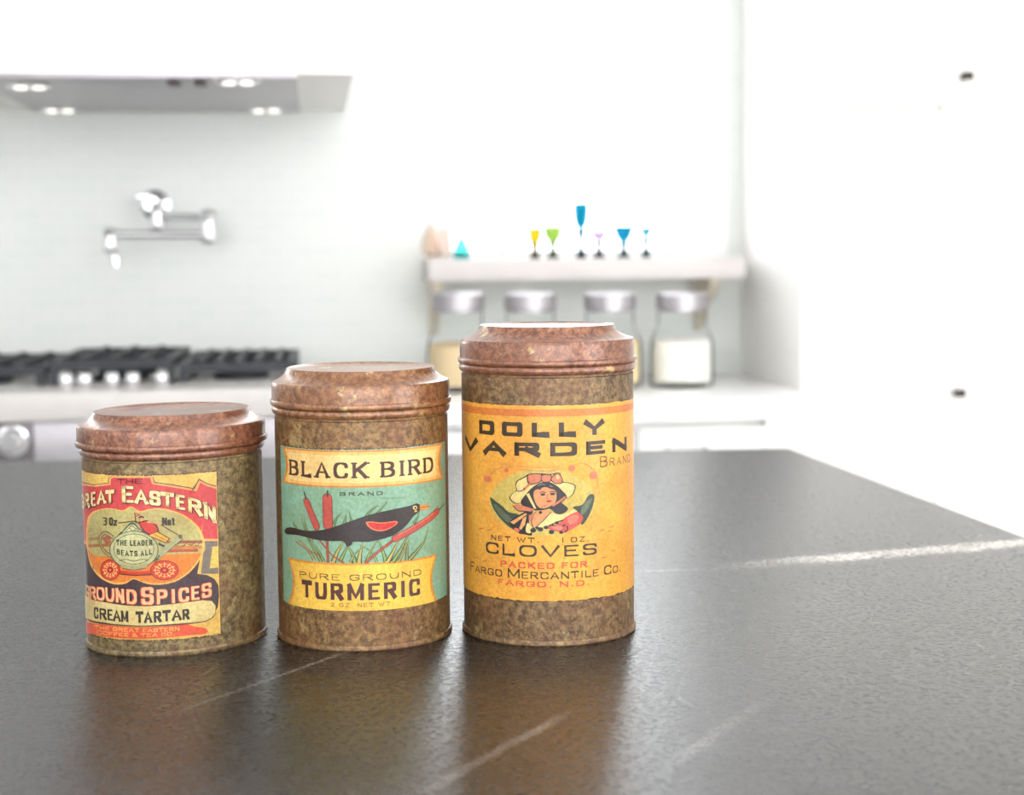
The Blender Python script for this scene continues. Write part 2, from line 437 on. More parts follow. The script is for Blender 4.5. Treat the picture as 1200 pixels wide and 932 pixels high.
goblet(681, 238, 16, .5, 'flute', (20, 165, 205), (60, 110, 150), 'tall bright blue flute glass, tallest on the window shelf', 0.58)
goblet(702, 270, 20, .55, 'coupe', (226, 190, 232), (214, 190, 220), 'pale lilac stemmed glass between the blue glasses', 0.66)
goblet(731, 265, 23, .42, 'coupe', (30, 160, 205), (70, 130, 165), 'wide blue coupe glass with short dark stem', 0.6)
goblet(757, 266, 15, .6, 'coupe', (90, 205, 220), (120, 215, 220), 'pale aqua stemmed glass beside the blue coupe', 0.6)
def shelf_lathe(name, x, ytop, prof, rgb, label, cat):
    YG = YW - .1
    p = on_y(x, 300, YG); hh = on_y(x, ytop, YG).z - sz1; k = YG / F
    lathe(name, [(r * k, z * hh) for r, z in prof], glassy('glass_%d_%d_%d' % rgb, rgb, .08, 1.0 if rgb[0] > 150 else .8), None, 28, label=label, cat=cat).location = (p.x, YG, sz1)
vase = [(0, 0), (6, 0), (11, .2), (12, .45), (9, .75), (5, .9), (6, 1), (5, 1), (4, .9), (8, .74), (10.5, .45), (9.5, .2), (0, .05)]
shelf_lathe('glass_vase', 506, 265, vase, (253, 226, 208), 'peach glass vase at the end of the window shelf', 'vase')
shelf_lathe('glass_vase', 521, 268, [(0, 0), (7, 0), (9, .15), (9.5, .6), (8, 1), (7, 1), (8.5, .6), (8, .15), (0, .06)], (252, 232, 222), 'pale pink glass tumbler beside the peach vase', 'glass')
shelf_lathe('glass_bottle', 541, 268, [(0, 0), (9, 0), (10, .12), (9.5, .35), (6, .55), (3.2, .7), (3, .95), (3.8, 1), (2.6, 1), (2.2, .7), (8, .33), (8.5, .12), (0, .05)], (80, 210, 205), 'small turquoise glass bottle on the window shelf', 'bottle')
shelf_lathe('glass_tumbler', 580, 258, [(0, 0), (9, 0), (10, .03), (12, 1), (11, 1), (9, .08), (0, .06)], (238, 240, 238), 'clear glass tumbler standing alone on the window shelf', 'glass')
shelf_lathe('glass_dish', 778, 292, [(0, 0), (6, 0), (7, .2), (11, 1), (10, 1), (6, .3), (0, .25)], (196, 205, 215), 'small low smoky glass dish on the window shelf', 'dish')

# ------------------------------------------------------------------ storage jars on the wall counter
YJ = YW - .26
def jar(x, fill, frac, label):
    p = on_y(x, 447, YJ); k = YJ / F
    z0 = TOP
    j = thing('storage_jar', (p.x, YJ, z0), label, 'jar', 'lidded glass jars under the window shelf')
    hh = on_y(x, 343, YJ).z - z0
    R, rn = 38 * k, 29 * k
    sh_ = hh * .5
    g = glassy('jar_glass', (252, 254, 253), 0.05)
    out = [(0, 0), (R * .95, 0), (R, .006), (R, sh_ - .02), (R * .96, sh_), (rn, sh_ + .025), (rn, hh * .82)]
    inn = [(rn - .003, hh * .82), (rn - .003, sh_ + .024), (R - .004, sh_ - .004), (R - .004, .01), (0, .008)]
    lathe('glass_body', out, g, j, 36)
    c = lathe('contents', [(0, .009), (R - .005, .0105), (R - .005, sh_ * frac), (R * .5, sh_ * frac + .004), (0, sh_ * frac + .002)], fill, j, 36)
    lid = lathe('lid', [(0, hh * .80), (rn - .005, hh * .80), (rn - .005, hh * .83), (rn + .003, hh * .83), (rn + .003, hh * .98), (rn - .002, hh), (0, hh)], steel, j, 36)
cream = plain('flour', (240, 234, 218), .9); oat = plain('oats', (225, 200, 160), .9); sugar = plain('sugar', (246, 243, 236), .9)
jar(538, oat, .95, 'lidded glass jar of tan oats on the wall worktop')
jar(622, cream, .8, 'lidded glass jar behind the tall yellow tin, second from the range')
jar(715, plain('pasta', (238, 218, 170), .9), 1.0, 'lidded glass jar of yellow contents on the wall worktop')
jar(799, sugar, .98, 'lidded glass jar full of white flour beside the tall cupboard')

# ------------------------------------------------------------------ range and hood
rg = thing('kitchen_range', ((rx0 + rx1) / 2, (YF + YW) / 2, 0), 'steel kitchen range with black cast iron grates against the tiled wall', 'range')
gx, gy = rg.location.x, rg.location.y
RH = on_y(60, 458, YF).z
rx = (rx1 - rx0) / 2
box('body', (-rx, rx, YF + .01 - gy, YW - gy, 0, RH - .012), steel, rg, bevel=.003)
zb = on_y(60, 494, YF - .02).z
cream_en = plain('pale_enamel', (210, 205, 201), .3, var=.02)
box('front_rail', (-rx, rx, YF - .03 - gy, YF + .05 - gy, zb, RH), cream_en, rg, bevel=.008)
box('cooktop', (-rx, rx, YF + .04 - gy, YW - gy, RH - .014, RH), cream_en, rg, bevel=.002)
box('control_panel', (-rx, rx, YF - .005 - gy, YF + .012 - gy, zb - .16, zb - .002), steel, rg, bevel=.002)
for i in range(3):
    p = on_y(13 + i * 125, 518 + 1.6 * i, YF - .02)
    o = lathe('knob', [(0, 0), (.024, 0), (.024, .004), (.018, .006), (.016, .03), (.012, .034), (0, .034)], chrome, rg, 28)
    o.location = (p.x - gx, YF - .005 - gy, p.z); o.rotation_euler = (math.pi / 2, 0, 0)
    box('oven_knob_plate', (p.x - gx - .03, p.x - gx + .03, YF - .008 - gy, YF - .004 - gy, p.z - .03, p.z + .03), plain('dark_steel', (120, 114, 118), .4, .6), rg, bevel=.0015)  # darker square plate around each knob
# grates: three, each a rim with fingers
gz = on_y(60, 447, YF + .2).z
def grate(x0, x1, zt, nb):
    bm = bmesh.new(); y0, y1 = YF + .1, YW - .06; b_ = .007
    for xx in (x0, x1 - 2 * b_): add_box(bm, xx - gx, xx + 2 * b_ - gx, y0 - gy, y1 - gy, zt - .014, zt)
    for yy in (y0, (y0 + y1) / 2, y1): add_box(bm, x0 + .002 - gx, x1 - .002 - gx, yy - b_ - gy, yy + b_ - gy, zt - .0135, zt - .0005)
    for i in range(1, nb):
        xx = x0 + (x1 - x0) * i / nb
        add_box(bm, xx - b_ * .7 - gx, xx + b_ * .7 - gx, y0 - gy, y1 - gy, zt - .013, zt + .003)
    for xx in (x0 + b_, x1 - b_):
        for yy in (y0, y1): add_box(bm, xx - b_ - gx, xx + b_ - gx, yy - b_ - gy, yy + b_ - gy, RH - .001 , zt - .013)
    link('grate', bm_mesh('grate', bm), rg, [iron])
    for yy in (y0 + .1, y1 - .09):
        lathe('burner', [(0, 0), (.045, 0), (.045, .008), (.034, .01), (.034, .018), (0, .019)], iron, rg, 24, c=((x0 + x1) / 2 - gx, yy - gy, RH - .001))
XA = lambda x: on_y(x, 450, YF + .25).x
gt = RH + .03
grate(XA(-95), XA(72), gt, 5); grate(XA(76), XA(214), gt + .008, 4); grate(XA(219), XA(350), gt, 6)
for x in (78, 100, 132, 156, 190):
    p = on_y(x, 454, YF + .07)
    lathe('top_knob', [(0, 0), (.01, 0), (.012, .006), (.0125, .014), (.009, .021), (0, .023)], chrome, rg, 20, c=(p.x - gx, YF + .07 - gy, RH - .001))
# hood
HF = 2.36
hz = on_y(200, 86, HF).z
xr = on_y(405, 130, YW).x; xl = on_y(-130, 130, YW).x
hood = thing('range_hood', ((xl + xr) / 2, (HF + YW) / 2, hz), 'white range hood with a grey steel insert above the range', 'range hood')
ox, oy = hood.location.x, hood.location.y
bm = bmesh.new(); prev = None
rows = [(0, 0), (.07, .001), (.12, .006), (.16, .014), (.2, .028), (.26, .05), (.5, .1), (1.3, .17)]
for zz, ins in rows:
    ring = [bm.verts.new(q) for q in ((xl + ins - ox, HF + ins * .8 - oy, zz), (xr - ins - ox, HF + ins * .8 - oy, zz), (xr - ins - ox, YW - oy, zz), (xl + ins - ox, YW - oy, zz))]
    if prev:
        for i in range(4): bm.faces.new((prev[i], prev[(i + 1) % 4], ring[(i + 1) % 4], ring[i]))
    else: bm.faces.new(ring)
    prev = ring
bm.faces.new(prev)
link('body', bm_mesh('body', bm, 50), hood, [warm_white])
il, ir = on_y(45, 135, YW).x, on_y(352, 135, YW).x
ins = box('insert', (il - ox, ir - ox, HF + .005 - oy, YW - .02 - oy, -.006, .012), steel, hood, bevel=.002)
def under(x, y): return on_z(x, y, hz - .006)
for x in (204, 235):
    p = under(x, 95); p.y = max(p.y, HF + .045)
    box('switch', (p.x - .008 - ox, p.x + .008 - ox, p.y - .025 - oy, p.y + .025 - oy, -.012, -.005), bronze, hood)
lampm = plain('lamp_lens', (255, 250, 240), .3, emit=1.0)
for x, y in ((277, 91), (70, 128), (312, 128), (35, 100)):
    p = under(x, y); py = min(max(p.y, HF + .04), YW - .05)
    lathe('lamp_ring', [(0, -.009), (.03, -.009), (.034, -.006), (.034, -.004), (0, -.004)], chrome, hood, 28, c=(p.x - ox, py - oy, 0))
    for s in (-.013, .013):
        lathe('lamp', [(0, -.0115), (.008, -.0115), (.01, -.0085), (0, -.0085)], lampm, hood, 16, c=(p.x + s - ox, py - oy, 0))
# pot filler
YP = YW - .07
pf = thing('pot_filler', (on_y(182, 240, YW).x, YW, on_y(182, 240, YW).z), 'chrome folding pot filler tap on the tiled wall above the range', 'tap')
fx, fy, fz = pf.location
def L(x, y, Y=YP):
    p = on_y(x, y, Y); return Vector((p.x - fx, Y - fy, p.z - fz))
o = lathe('wall_flange', [(0, 0), (.026, 0), (.026, .006), (.012, .012), (.012, .07), (0, .07)], chrome, pf, 28); o.rotation_euler = (math.pi / 2, 0, 0)
def post(name, x, y0, y1, r, Y=YP):
    a, b = L(x, y0, Y), L(x, y1, Y)
    lathe(name, [(0, 0), (r, .001), (r * 1.15, .004), (r, .008), (r, a.z - b.z - .008), (r * 1.15, a.z - b.z - .004), (0, a.z - b.z)], chrome, pf, 24, c=(b.x, b.y, b.z))
post('valve', 185, 236, 272, .012)
tube('upper_arm', [L(185, 254), L(245, 255, YP - .06)], .0065, chrome, pf)
post('elbow', 245, 244, 286, .0125, YP - .06)
tube('lower_arm', [L(245, 275, YP - .06), L(130, 275, YP - .1)], .0065, chrome, pf)
post('spout_valve', 130, 266, 296, .012, YP - .1)
tube('spout', [L(131, 292, YP - .1), L(134, 300, YP - .105), L(136, 306, YP - .105), L(136, 312, YP - .105)], .008, chrome, pf)
box('lever', (-.028, .0, -.078, -.064, .008, .016), chrome, pf, bevel=.002)

# ------------------------------------------------------------------ lettering
GL = {
 'A': (.85, [[(0, 0), (.5, 1), (1, 0)], [(.2, .34), (.8, .34)]]),
 'B': (.78, [[(0, 0), (0, 1)], [(0, 1), (.92, 1, 1), (.92, .53, 1), (0, .53)], [(0, .53), (1, .53, 1), (1, 0, 1), (0, 0)]]),
 'C': (.8, [[(1, .72), (1, 1, 1), (0, 1, 1), (0, 0, 1), (1, 0, 1), (1, .26)]]),
 'D': (.82, [[(0, 0), (0, 1)], [(0, 1), (1, 1, 1), (1, 0, 1), (0, 0)]]),
 'E': (.7, [[(0, 0), (0, 1)], [(1, 1), (0, 1)], [(.8, .52), (0, .52)], [(1, 0), (0, 0)]]),
 'F': (.66, [[(0, 0), (0, 1)], [(1, 1), (0, 1)], [(.8, .52), (0, .52)]]),
 'G': (.82, [[(1, .76), (1, 1, 1), (0, 1, 1), (0, 0, 1), (1, 0, 1), (1, .44), (.55, .44)]]),
 'H': (.8, [[(0, 0), (0, 1)], [(1, 0), (1, 1)], [(0, .5), (1, .5)]]),
 'I': (.12, [[(.5, 0), (.5, 1)]]),
 'K': (.8, [[(0, 0), (0, 1)], [(1, 1), (.05, .42)], [(.32, .6), (1, 0)]]),
 'L': (.66, [[(0, 1), (0, 0)], [(0, 0), (1, 0), (1, .12)]]),
 'M': (1.0, [[(0, 0), (0, 1)], [(0, 1), (.5, .15), (1, 1)], [(1, 1), (1, 0)]]),
 'N': (.82, [[(0, 0), (0, 1)], [(0, 1), (1, 0)], [(1, 0), (1, 1)]]),
 'O': (.85, [[(.5, 1), (1, 1, 1), (1, 0, 1), (0, 0, 1), (0, 1, 1), (.5, 1)]]),
 'P': (.74, [[(0, 0), (0, 1)], [(0, 1), (1, 1, 1), (1, .47, 1), (0, .47)]]),
 'R': (.8, [[(0, 0), (0, 1)], [(0, 1), (.95, 1, 1), (.95, .5, 1), (0, .5)], [(.5, .5), (1, 0)]]),
 'S': (.74, [[(1, .76), (1, 1, 1), (0, 1, 1), (0, .52, 1), (1, .52, 1), (1, 0, 1), (0, 0, 1), (0, .24)]]),
 'T': (.8, [[(.5, 0), (.5, 1)], [(0, .9), (0, 1), (1, 1), (1, .9)]]),
 'U': (.8, [[(0, 1), (0, 0, 1), (1, 0, 1), (1, 1)]]),
 'V': (.85, [[(0, 1), (.5, 0), (1, 1)]]),
 'W': (1.15, [[(0, 1), (.27, 0), (.5, .8), (.73, 0), (1, 1)]]),
 'Y': (.85, [[(0, 1), (.5, .45), (1, 1)], [(.5, .47), (.5, 0)]]),
 'Z': (.75, [[(0, 1), (1, 1), (0, 0), (1, 0)]]),
 '1': (.15, [[(.5, 0), (.5, 1)]]),
 '2': (.7, [[(0, .75), (0, 1, 1), (1, 1, 1), (1, .55, 1), (0, 0), (1, 0)]]),
 '3': (.7, [[(0, 1), (1, 1, 1), (1, .54, 1), (.4, .54)], [(.4, .54), (1, .54, 1), (1, 0, 1), (0, 0)]]),
 '.': (.1, [[(.5, 0), (.5, .13)]]),
 ',': (.1, [[(.6, .12), (.3, -.15)]]),
 '&': (.85, [[(1, 0), (.2, .75), (.25, 1, 1), (.7, 1, 1), (.7, .7, 1), (0, .4, 1), (0, 0, 1), (.6, 0, 1), (1, .45)]]),
 'e': (.6, [[(0, .33), (1, .33), (1, .66, 1), (0, .66, 1), (0, 0, 1), (1, 0, 1), (1, .12)]]),
 't': (.45, [[(.4, .95), (.4, 0, 1), (1, 0)], [(0, .66), (1, .66)]]),
 'z': (.5, [[(0, .62), (1, .62), (0, 0), (1, 0)]]),
 ' ': (.25, []),
}
def round_path(path, k):
    out = []
    for i, p in enumerate(path):
        P = Vector(p[:2])
        if len(p) > 2 and 0 < i < len(path) - 1:
            A, B = Vector(path[i - 1][:2]), Vector(path[i + 1][:2])
            ka = k if len(path[i - 1]) > 2 else min(.9, k * 1.5); kb = k if len(path[i + 1]) > 2 else min(.9, k * 1.5)
            s, e = P + (A - P) * ka, P + (B - P) * kb
            for j in range(6):
                t = j / 5; out.append(s * (1 - t) ** 2 + P * 2 * t * (1 - t) + e * t * t)
        else: out.append(P)
    r = [out[0]]
    for q in out[1:]:
        if (q - r[-1]).length > 1e-5: r.append(q)
    return r

# ------------------------------------------------------------------ tins
class Tin:
    def __init__(s, name, cx, cy, half, ratio, phi, label):
        s.base = on_z(cx, cy)
        depth = (s.base - CAM).dot(FWD)
        s.k = depth / math.cos(PITCH) / F * 1.0          # metres per pixel at the axis, roughly
        s.half = half; s.phi = phi
        s.a = half * s.k * ratio[0]; s.b = half * s.k * ratio[1]
        s.root = thing(name, (s.base.x, s.base.y, TOP), label, 'tin', 'old spice tins on the island', phi)
        N = 2000; s.tab = [0.0]
        for i in range(N):
            t = 2 * math.pi * (i + .5) / N
            s.tab.append(s.tab[-1] + math.hypot(s.a * math.sin(t), s.b * math.cos(t)) * 2 * math.pi / N)
        s.N = N; s.cx = cx
        s.t0 = 0; s.t0 = s.hit(cx, cy - 60)[0]
        s.Rm = Matrix.Rotation(phi, 3, 'Z')
    def arc(s, t):
        n = math.floor(t / (2 * math.pi)); f = (t / (2 * math.pi) - n) * s.N; i = int(f)
        return n * s.tab[-1] + s.tab[i] + (s.tab[min(i + 1, s.N)] - s.tab[i]) * (f - i)
    def unarc(s, q):
        n = math.floor(q / s.tab[-1]); q -= n * s.tab[-1]
        lo, hi = 0, s.N
        while hi - lo > 1:
            m = (lo + hi) // 2
            if s.tab[m] <= q: lo = m
            else: hi = m
        return 2 * math.pi * (n + (lo + (q - s.tab[lo]) / (s.tab[hi] - s.tab[lo])) / s.N)
    def hit(s, x, y):
        R = Matrix.Rotation(-s.phi, 3, 'Z')
        d = R @ ray(x, y); c = R @ (CAM - Vector((s.base.x, s.base.y, TOP)))
        dx, dy, ox, oy = d.x / s.a, d.y / s.b, c.x / s.a, c.y / s.b
        A, B, C = dx * dx + dy * dy, ox * dx + oy * dy, ox * ox + oy * oy - 1
        D = B * B - A * C
        l = (-B - math.sqrt(max(D, 0))) / A
        p = c + d * l
        return math.atan2(p.y / s.b, p.x / s.a), p.z
    def sz(s, x, y):
        t, z = s.hit(x, y)
        dt = (t - s.t0 + math.pi) % (2 * math.pi) - math.pi
        return Vector((s.arc(s.t0 + dt) - s.arc(s.t0), z))
    def zc(s, y): return s.hit(s.cx, y)[1]
    def zs(s, y): return z_at(s.cx, y, s.base) - TOP      # height from a side (silhouette) pixel row
    def pz(s, x, y): return Vector((s.sz(x, y).x, s.zc(y)))
    def xyz(s, q, z, off):
        t = s.unarc(q + s.arc(s.t0))
        p = Vector((s.a * math.cos(t), s.b * math.sin(t), 0)); nrm = Vector((math.cos(t) / s.a, math.sin(t) / s.b, 0)).normalized()
        return p + nrm * off + Vector((0, 0, z))

class Print:
    """flat shapes in (s, z) on a tin, wrapped round it as thin printed layers"""
    def __init__(s, tin): s.t = tin; s.shapes = []; s.n = 0; s.hold = False
    def add(s, rgb, polys):
        s.n += 0 if s.hold else 1; s.shapes.append((rgb, polys, s.n))
    def tri(s, pts):
        pts = [Vector((p[0], p[1], 0)) for p in pts]
        return [[pts[i] for i in t] for t in tessellate_polygon([pts])]
    def smooth(s, pts, closed=True, n=5):
        o = []; m = len(pts)
        for i in range(m if closed else m - 1):
            g = lambda j: Vector(pts[j % m]) if closed else Vector(pts[min(max(j, 0), m - 1)])
            p0, p1, p2, p3 = g(i - 1), g(i), g(i + 1), g(i + 2)
            for k in range(n):
                t = k / n
                o.append(.5 * (2 * p1 + (p2 - p0) * t + (2 * p0 - 5 * p1 + 4 * p2 - p3) * t * t + (3 * p1 - p0 - 3 * p2 + p3) * t ** 3))
        if not closed: o.append(Vector(pts[-1]))
        return o
    def poly(s, rgb, px, sm=True, raw=False):
        if sm: px = s.smooth(px)
        q = px if raw else [s.t.sz(*p) for p in px]
        s.add(rgb, s.tri(q))
    def ell(s, rgb, cx, cy, rx, ry, n=36):
        s.poly(rgb, [(cx + rx * math.cos(2 * math.pi * i / n), cy + ry * math.sin(2 * math.pi * i / n)) for i in range(n)], False)
    def strip(s, pts, w0, w1=None):
        """pts in sz; w0: weight of vertical strokes, w1: of horizontal ones (or taper fn)"""
        m = len(pts); L, R = [], []
        for i in range(m):
            d1 = (pts[i] - pts[i - 1]).normalized() if i > 0 else (pts[1] - pts[0]).normalized()
            d2 = (pts[i + 1] - pts[i]).normalized() if i < m - 1 else d1
            t = d1 + d2; t = t.normalized() if t.length > .2 else d1
            nn = Vector((-t.y, t.x)); c = max(.55, nn.dot(Vector((-d1.y, d1.x))))
            w = w0(i / (m - 1)) if callable(w0) else (w0 * abs(nn.x) + w1 * abs(nn.y))
            L.append(pts[i] + nn * w / 2 / c); R.append(pts[i] - nn * w / 2 / c)
        return [[L[i], L[i + 1], R[i + 1], R[i]] for i in range(m - 1)]
    def line(s, rgb, px, w, sm=False, taper=False):
        if sm: px = s.smooth(px, False)
        pts = [s.t.sz(*p) for p in px]; w *= s.t.k
        s.add(rgb, s.strip(pts, (lambda u: w * max(.15, 1 - u * .9)) if taper else (lambda u: w)))
    def capsule(s, rgb, a, b, w, cap=True):
        A, B = s.t.sz(*a), s.t.sz(*b); d = (B - A).normalized(); nn = Vector((-d.y, d.x)); r = w * s.t.k / 2
        pts = [A + r * (math.cos(th) * nn - math.sin(th) * d) for th in [math.pi * i / 8 for i in range(9)]]
        pts += [B + r * (-math.cos(th) * nn + math.sin(th) * d) for th in [math.pi * i / 8 for i in range(9)]]
        s.add(rgb, s.tri(pts))
    def glyph(s, ch, x0, x1, z0, h, wv, wh, rnd, serif=0, slope=0.0, grow=0.0):
        w, paths = GL[ch]; out = []
        a, b = wv * h, wh * h
        sx = max(x1 - x0 - a, 1e-6); sy = h - b
        for P in paths:
            q = [Vector((x0 + a / 2 + p.x * sx, z0 + b / 2 + p.y * sy)) for p in round_path(P, rnd)]
            if ch != ',':
                for i0, i1 in ((0, 1), (-1, -2)):
                    d = (q[i0] - q[i1]).normalized()
                    q[i0] = q[i0] + d * ((b / 2 / abs(d.y)) if abs(d.y) > .5 else a / 2)
            out += s.strip(q, a + grow, b + grow)
            if serif:
                for e, e2 in ((q[0], q[1]), (q[-1], q[-2])):
                    if abs(e2.y - e.y) > abs(e2.x - e.x) * .6 and (abs(e.y - z0) < 1e-6 or abs(e.y - z0 - h) < 1e-6):
                        l = a * serif; e = Vector((e.x, e.y + (b / 2 if e.y < z0 + h / 2 else -b / 2)))
                        out += [[e + Vector((-l, -b * .5)), e + Vector((l, -b * .5)), e + Vector((l, b * .5)), e + Vector((-l, b * .5))]]
        if slope:
            xm = x0
            out = [[Vector((p.x, p.y + slope * (p.x - xm))) for p in f] for f in out]
        return out
    def text(s, rgb, txt, xa, xb, ybase, h, wv=.2, wh=.16, rnd=.45, serif=0, gap=.22, caps=None):
        """txt between pixel columns xa..xb, baseline at pixel row ybase (on the tin's centre line)"""
        t = s.t; z0 = t.zc(ybase); hz_ = t.zc(ybase - h) - z0
        A, B = t.sz(xa, ybase).x, t.sz(xb, ybase).x
        sc = [1.0 if (caps is None or i in caps) else .76 for i in range(len(txt))]
        ws = [(GL[c][0] + (wv if c in 'I1.,' else 0)) * f for c, f in zip(txt, sc)]
        tot = sum(ws) + gap * (len(txt) - 1); u = (B - A) / tot; x = A; out = []
        for c, w, f in zip(txt, ws, sc):
            out += s.glyph(c, x, x + w * u, z0, hz_ * f, wv, wh, rnd, serif)
            x += (w + gap) * u
        s.add(rgb, out)
    def letters(s, rgb, items, tr, wv=.2, wh=.16, rnd=.45, serif=0, grow=0, off=(0, 0)):
        """items: (char, left, right, base_left, base_right, height) in picture rows through tr"""
        out = []
        for ch, l, r, bl, br, h in items:
            a, b = tr(l, bl), tr(r, br)
            A, B = s.t.sz(a[0] + off[0], a[1] + off[1]), s.t.sz(b[0] + off[0], b[1] + off[1])
            hh = s.t.sz(*tr(l, bl - h)).y - s.t.sz(*tr(l, bl)).y
            sl = (B.y - A.y) / (B.x - A.x) if abs(B.x - A.x) > 1e-6 else 0
            out += s.glyph(ch, A.x, B.x, A.y, hh, wv, wh, rnd, serif, sl, grow * s.t.k)
        s.add(rgb, out)
    def build(s, name, parent, start=.0002, step=0.000006):
        t = s.t; bm = bmesh.new(); cols = []; lay = bm.faces.layers.int.new('lay')
        for rgb, polys, n in s.shapes:
            rgb = tuple(rgb)
            if rgb not in cols: cols.append(rgb)
            for pl in polys:
                try: f = bm.faces.new([bm.verts.new((p.x, p.y, start + step * n)) for p in pl])
                except ValueError: continue
                f.material_index = cols.index(rgb)
        xs = [v.co.x for v in bm.verts]; st = 0.0022
        x = math.ceil(min(xs) / st) * st
        while x < max(xs):
            bmesh.ops.bisect_plane(bm, geom=bm.verts[:] + bm.edges[:] + bm.faces[:], dist=1e-7, plane_co=(x, 0, 0), plane_no=(1, 0, 0)); x += st
        for v in bm.verts: v.co = t.xyz(v.co.x, v.co.y, v.co.z)
        me = bpy.data.meshes.new(name); bm.to_mesh(me); bm.free()
        o = link(name, me, parent, [ink(c) for c in cols])
        s.shapes = []
        return o

def build_tin(t, ys, rs, m_body, m_lid):
    """ys: pixel rows on the silhouette: bead, lip, skirt top, top; rs: pixel radii lip, skirt, top disc"""
    zbead, zlip, zsk, ztop = [t.zs(y) for y in ys]
    k = 1.0 / t.half
    a, b = t.a, t.b
    r_lip, r_sk, r_top = [r * k for r in rs]
    mm = 0.001 / a
    prof = [(0, .002), (.96, .0015), (.985, 0), (1.012, 0), (1.022, .0008), (1.022, .0026), (1.014, .0034), (1.0, .0036)]
    nb = 24
    zq = zbead - .0042
    prof += [(1.0, .0036 + (zq - .0036) * i / nb) for i in range(1, nb + 1)]
    prof += [(.982, zq + .0004), (.982, zq + .0012)]
    prof += [(.972, zbead + .0028), (.972, zlip + .002)]
    lathe('body', prof, m_body, t.root, 128, a=a, b=b, smooth=32)
    lp = [(.983, zbead - .0027)]
    for i in range(9):
        th = math.pi * i / 8
        lp.append((.995 + .034 * math.sin(th), zbead - .0026 + .0052 * (1 - math.cos(th)) / 2))
    lp += [(.984, zbead + .0028), (.984, zlip - .0018)]
    for i in range(8):
        th = -math.pi / 2 + math.pi * i / 7
        lp.append((r_sk + (r_lip - r_sk) * max(0, math.cos(th)) ** .7, zlip + .0018 * math.sin(th)))
    lp += [(r_sk, zlip + (zsk - zlip) * f) for f in (.3, .6, .9)] + [(r_sk - .004, zsk + .0004), (r_sk - .016, zsk + .0016)]
    x0, x1 = r_sk - .016, r_top + .02
    for i in range(1, 9):
        f = i / 8
        lp.append((x0 + (x1 - x0) * (1 - (1 - f) ** 1.35), zsk + .0016 + (ztop - zsk - .004) * f ** 1.25))
    lp += [(r_top + .012, ztop - .001), (r_top, ztop), (r_top - .02, ztop - .0004), (r_top - .05, ztop - .0012), (r_top * .4, ztop - .0014), (0, ztop - .0014)]
    lathe('lid', lp, m_lid, t.root, 128, a=a, b=b, smooth=28)

def label_shell(t, y_top, y_bot, xs, xe, rgb, rag=0.0003, full=False, seed=1, edge=None):
    """paper label: rows are pixel rows on the centre line; xs..xe pixel columns (or full wrap)"""
    if edge is None: label_shell(t, y_top - .9, y_bot + 1.1, xs - .0005, xe + .0005, (84, 58, 36), .0005, full, seed + 40, 'label_stain')
    random.seed(seed)
    z1, z0 = t.zc(y_top), t.zc(y_bot)
    if full: A, B = -t.tab[-1] / 2, t.tab[-1] / 2
    else: A, B = xs, xe
    bm = bmesh.new(); n = 160; rows = []
    off = 0.0001 if edge else 0.00018
    for i in range(n + 1):
        q = A + (B - A) * i / n
        e1, e0 = random.uniform(-rag, rag), random.uniform(-rag, rag) * 1.4
        rows.append([bm.verts.new(t.xyz(q, z, o)) for z, o in ((z0 + e0, -.0001), (z0 + e0, off), (z1 + e1, off), (z1 + e1, -.0001))])
    for p, q in zip(rows, rows[1:]):
        for j in range(3): bm.faces.new((p[j], q[j], q[j + 1], p[j + 1]))
    return link(edge or 'label', bm_mesh('label', bm, 30), t.root, [ink(rgb)])

m_body1 = rust('olive_rust_tin', (62, 48, 34), (118, 99, 66), (156, 134, 90), (190, 172, 118), 1.3)
m_body2 = rust('golden_rust_tin', (66, 46, 30), (126, 94, 58), (166, 132, 84), (200, 176, 120), 4.1)
m_body3 = rust('brown_rust_tin', (60, 44, 32), (118, 92, 62), (158, 130, 88), (196, 176, 126), 7.7)
m_lid1 = rust('red_rust_lid', (76, 42, 32), (132, 82, 60), (166, 114, 84), (216, 190, 140), 2.2, .3, coat=.5)
m_lid2 = rust('copper_rust_lid', (80, 48, 32), (142, 94, 60), (174, 128, 84), (228, 204, 140), 5.6, .3, coat=.5)
m_lid3 = rust('rosy_rust_lid', (78, 44, 34), (134, 84, 62), (170, 120, 90), (226, 204, 132), 8.4, .3, coat=.5)

# ---- tall tin: cloves
T3 = Tin('cloves_tin', 643.5, 734, 100.5, (1, 1), 0, 'tallest rusty tin with an orange label reading Dolly Varden Cloves')
build_tin(T3, (428, 420, 399, 380), (104.5, 102, 78), m_body3, m_lid3)
OR = (236, 172, 72)
lb = label_shell(T3, 475.5, 704.5, 0, 0, OR, full=True, seed=3)
P = Print(T3)
DK = (62, 50, 34); RED = (216, 92, 66); PINK = (214, 112, 92)
za, zb_ = T3.zc(480), T3.zc(488.5)
P.poly((216, 128, 62), [Vector((-.16, zb_)), Vector((.16, zb_)), Vector((.16, za)), Vector((-.16, za))], False, True)
P.text(DK, 'DOLLY', 562, 707, 512, 16.5, .38, .27, .22, gap=.36); P.build('lettering', lb)
P.text(DK, 'VARDEN', 546, 734, 535, 16, .38, .27, .25, gap=.3); P.build('lettering', lb)
P.text((112, 78, 40), 'BRAND', 703, 738, 551, 13, .12, .1, .45, gap=.25, caps=(0,)); P.build('lettering', lb)
P.text(DK, 'NET WT.', 576, 632, 636.5, 6, .2, .16, .4, gap=.3); P.build('lettering', lb)
P.text(DK, '1 OZ.', 658, 690, 636.5, 6, .2, .16, .4, gap=.3); P.build('lettering', lb)
P.text(DK, 'CLOVES', 570, 699, 653, 13.5, .2, .15, .45, gap=.22); P.build('lettering', lb)
P.text(RED, 'PACKED FOR', 587, 688, 667, 7.5, .26, .2, .4, gap=.25); P.build('lettering', lb)
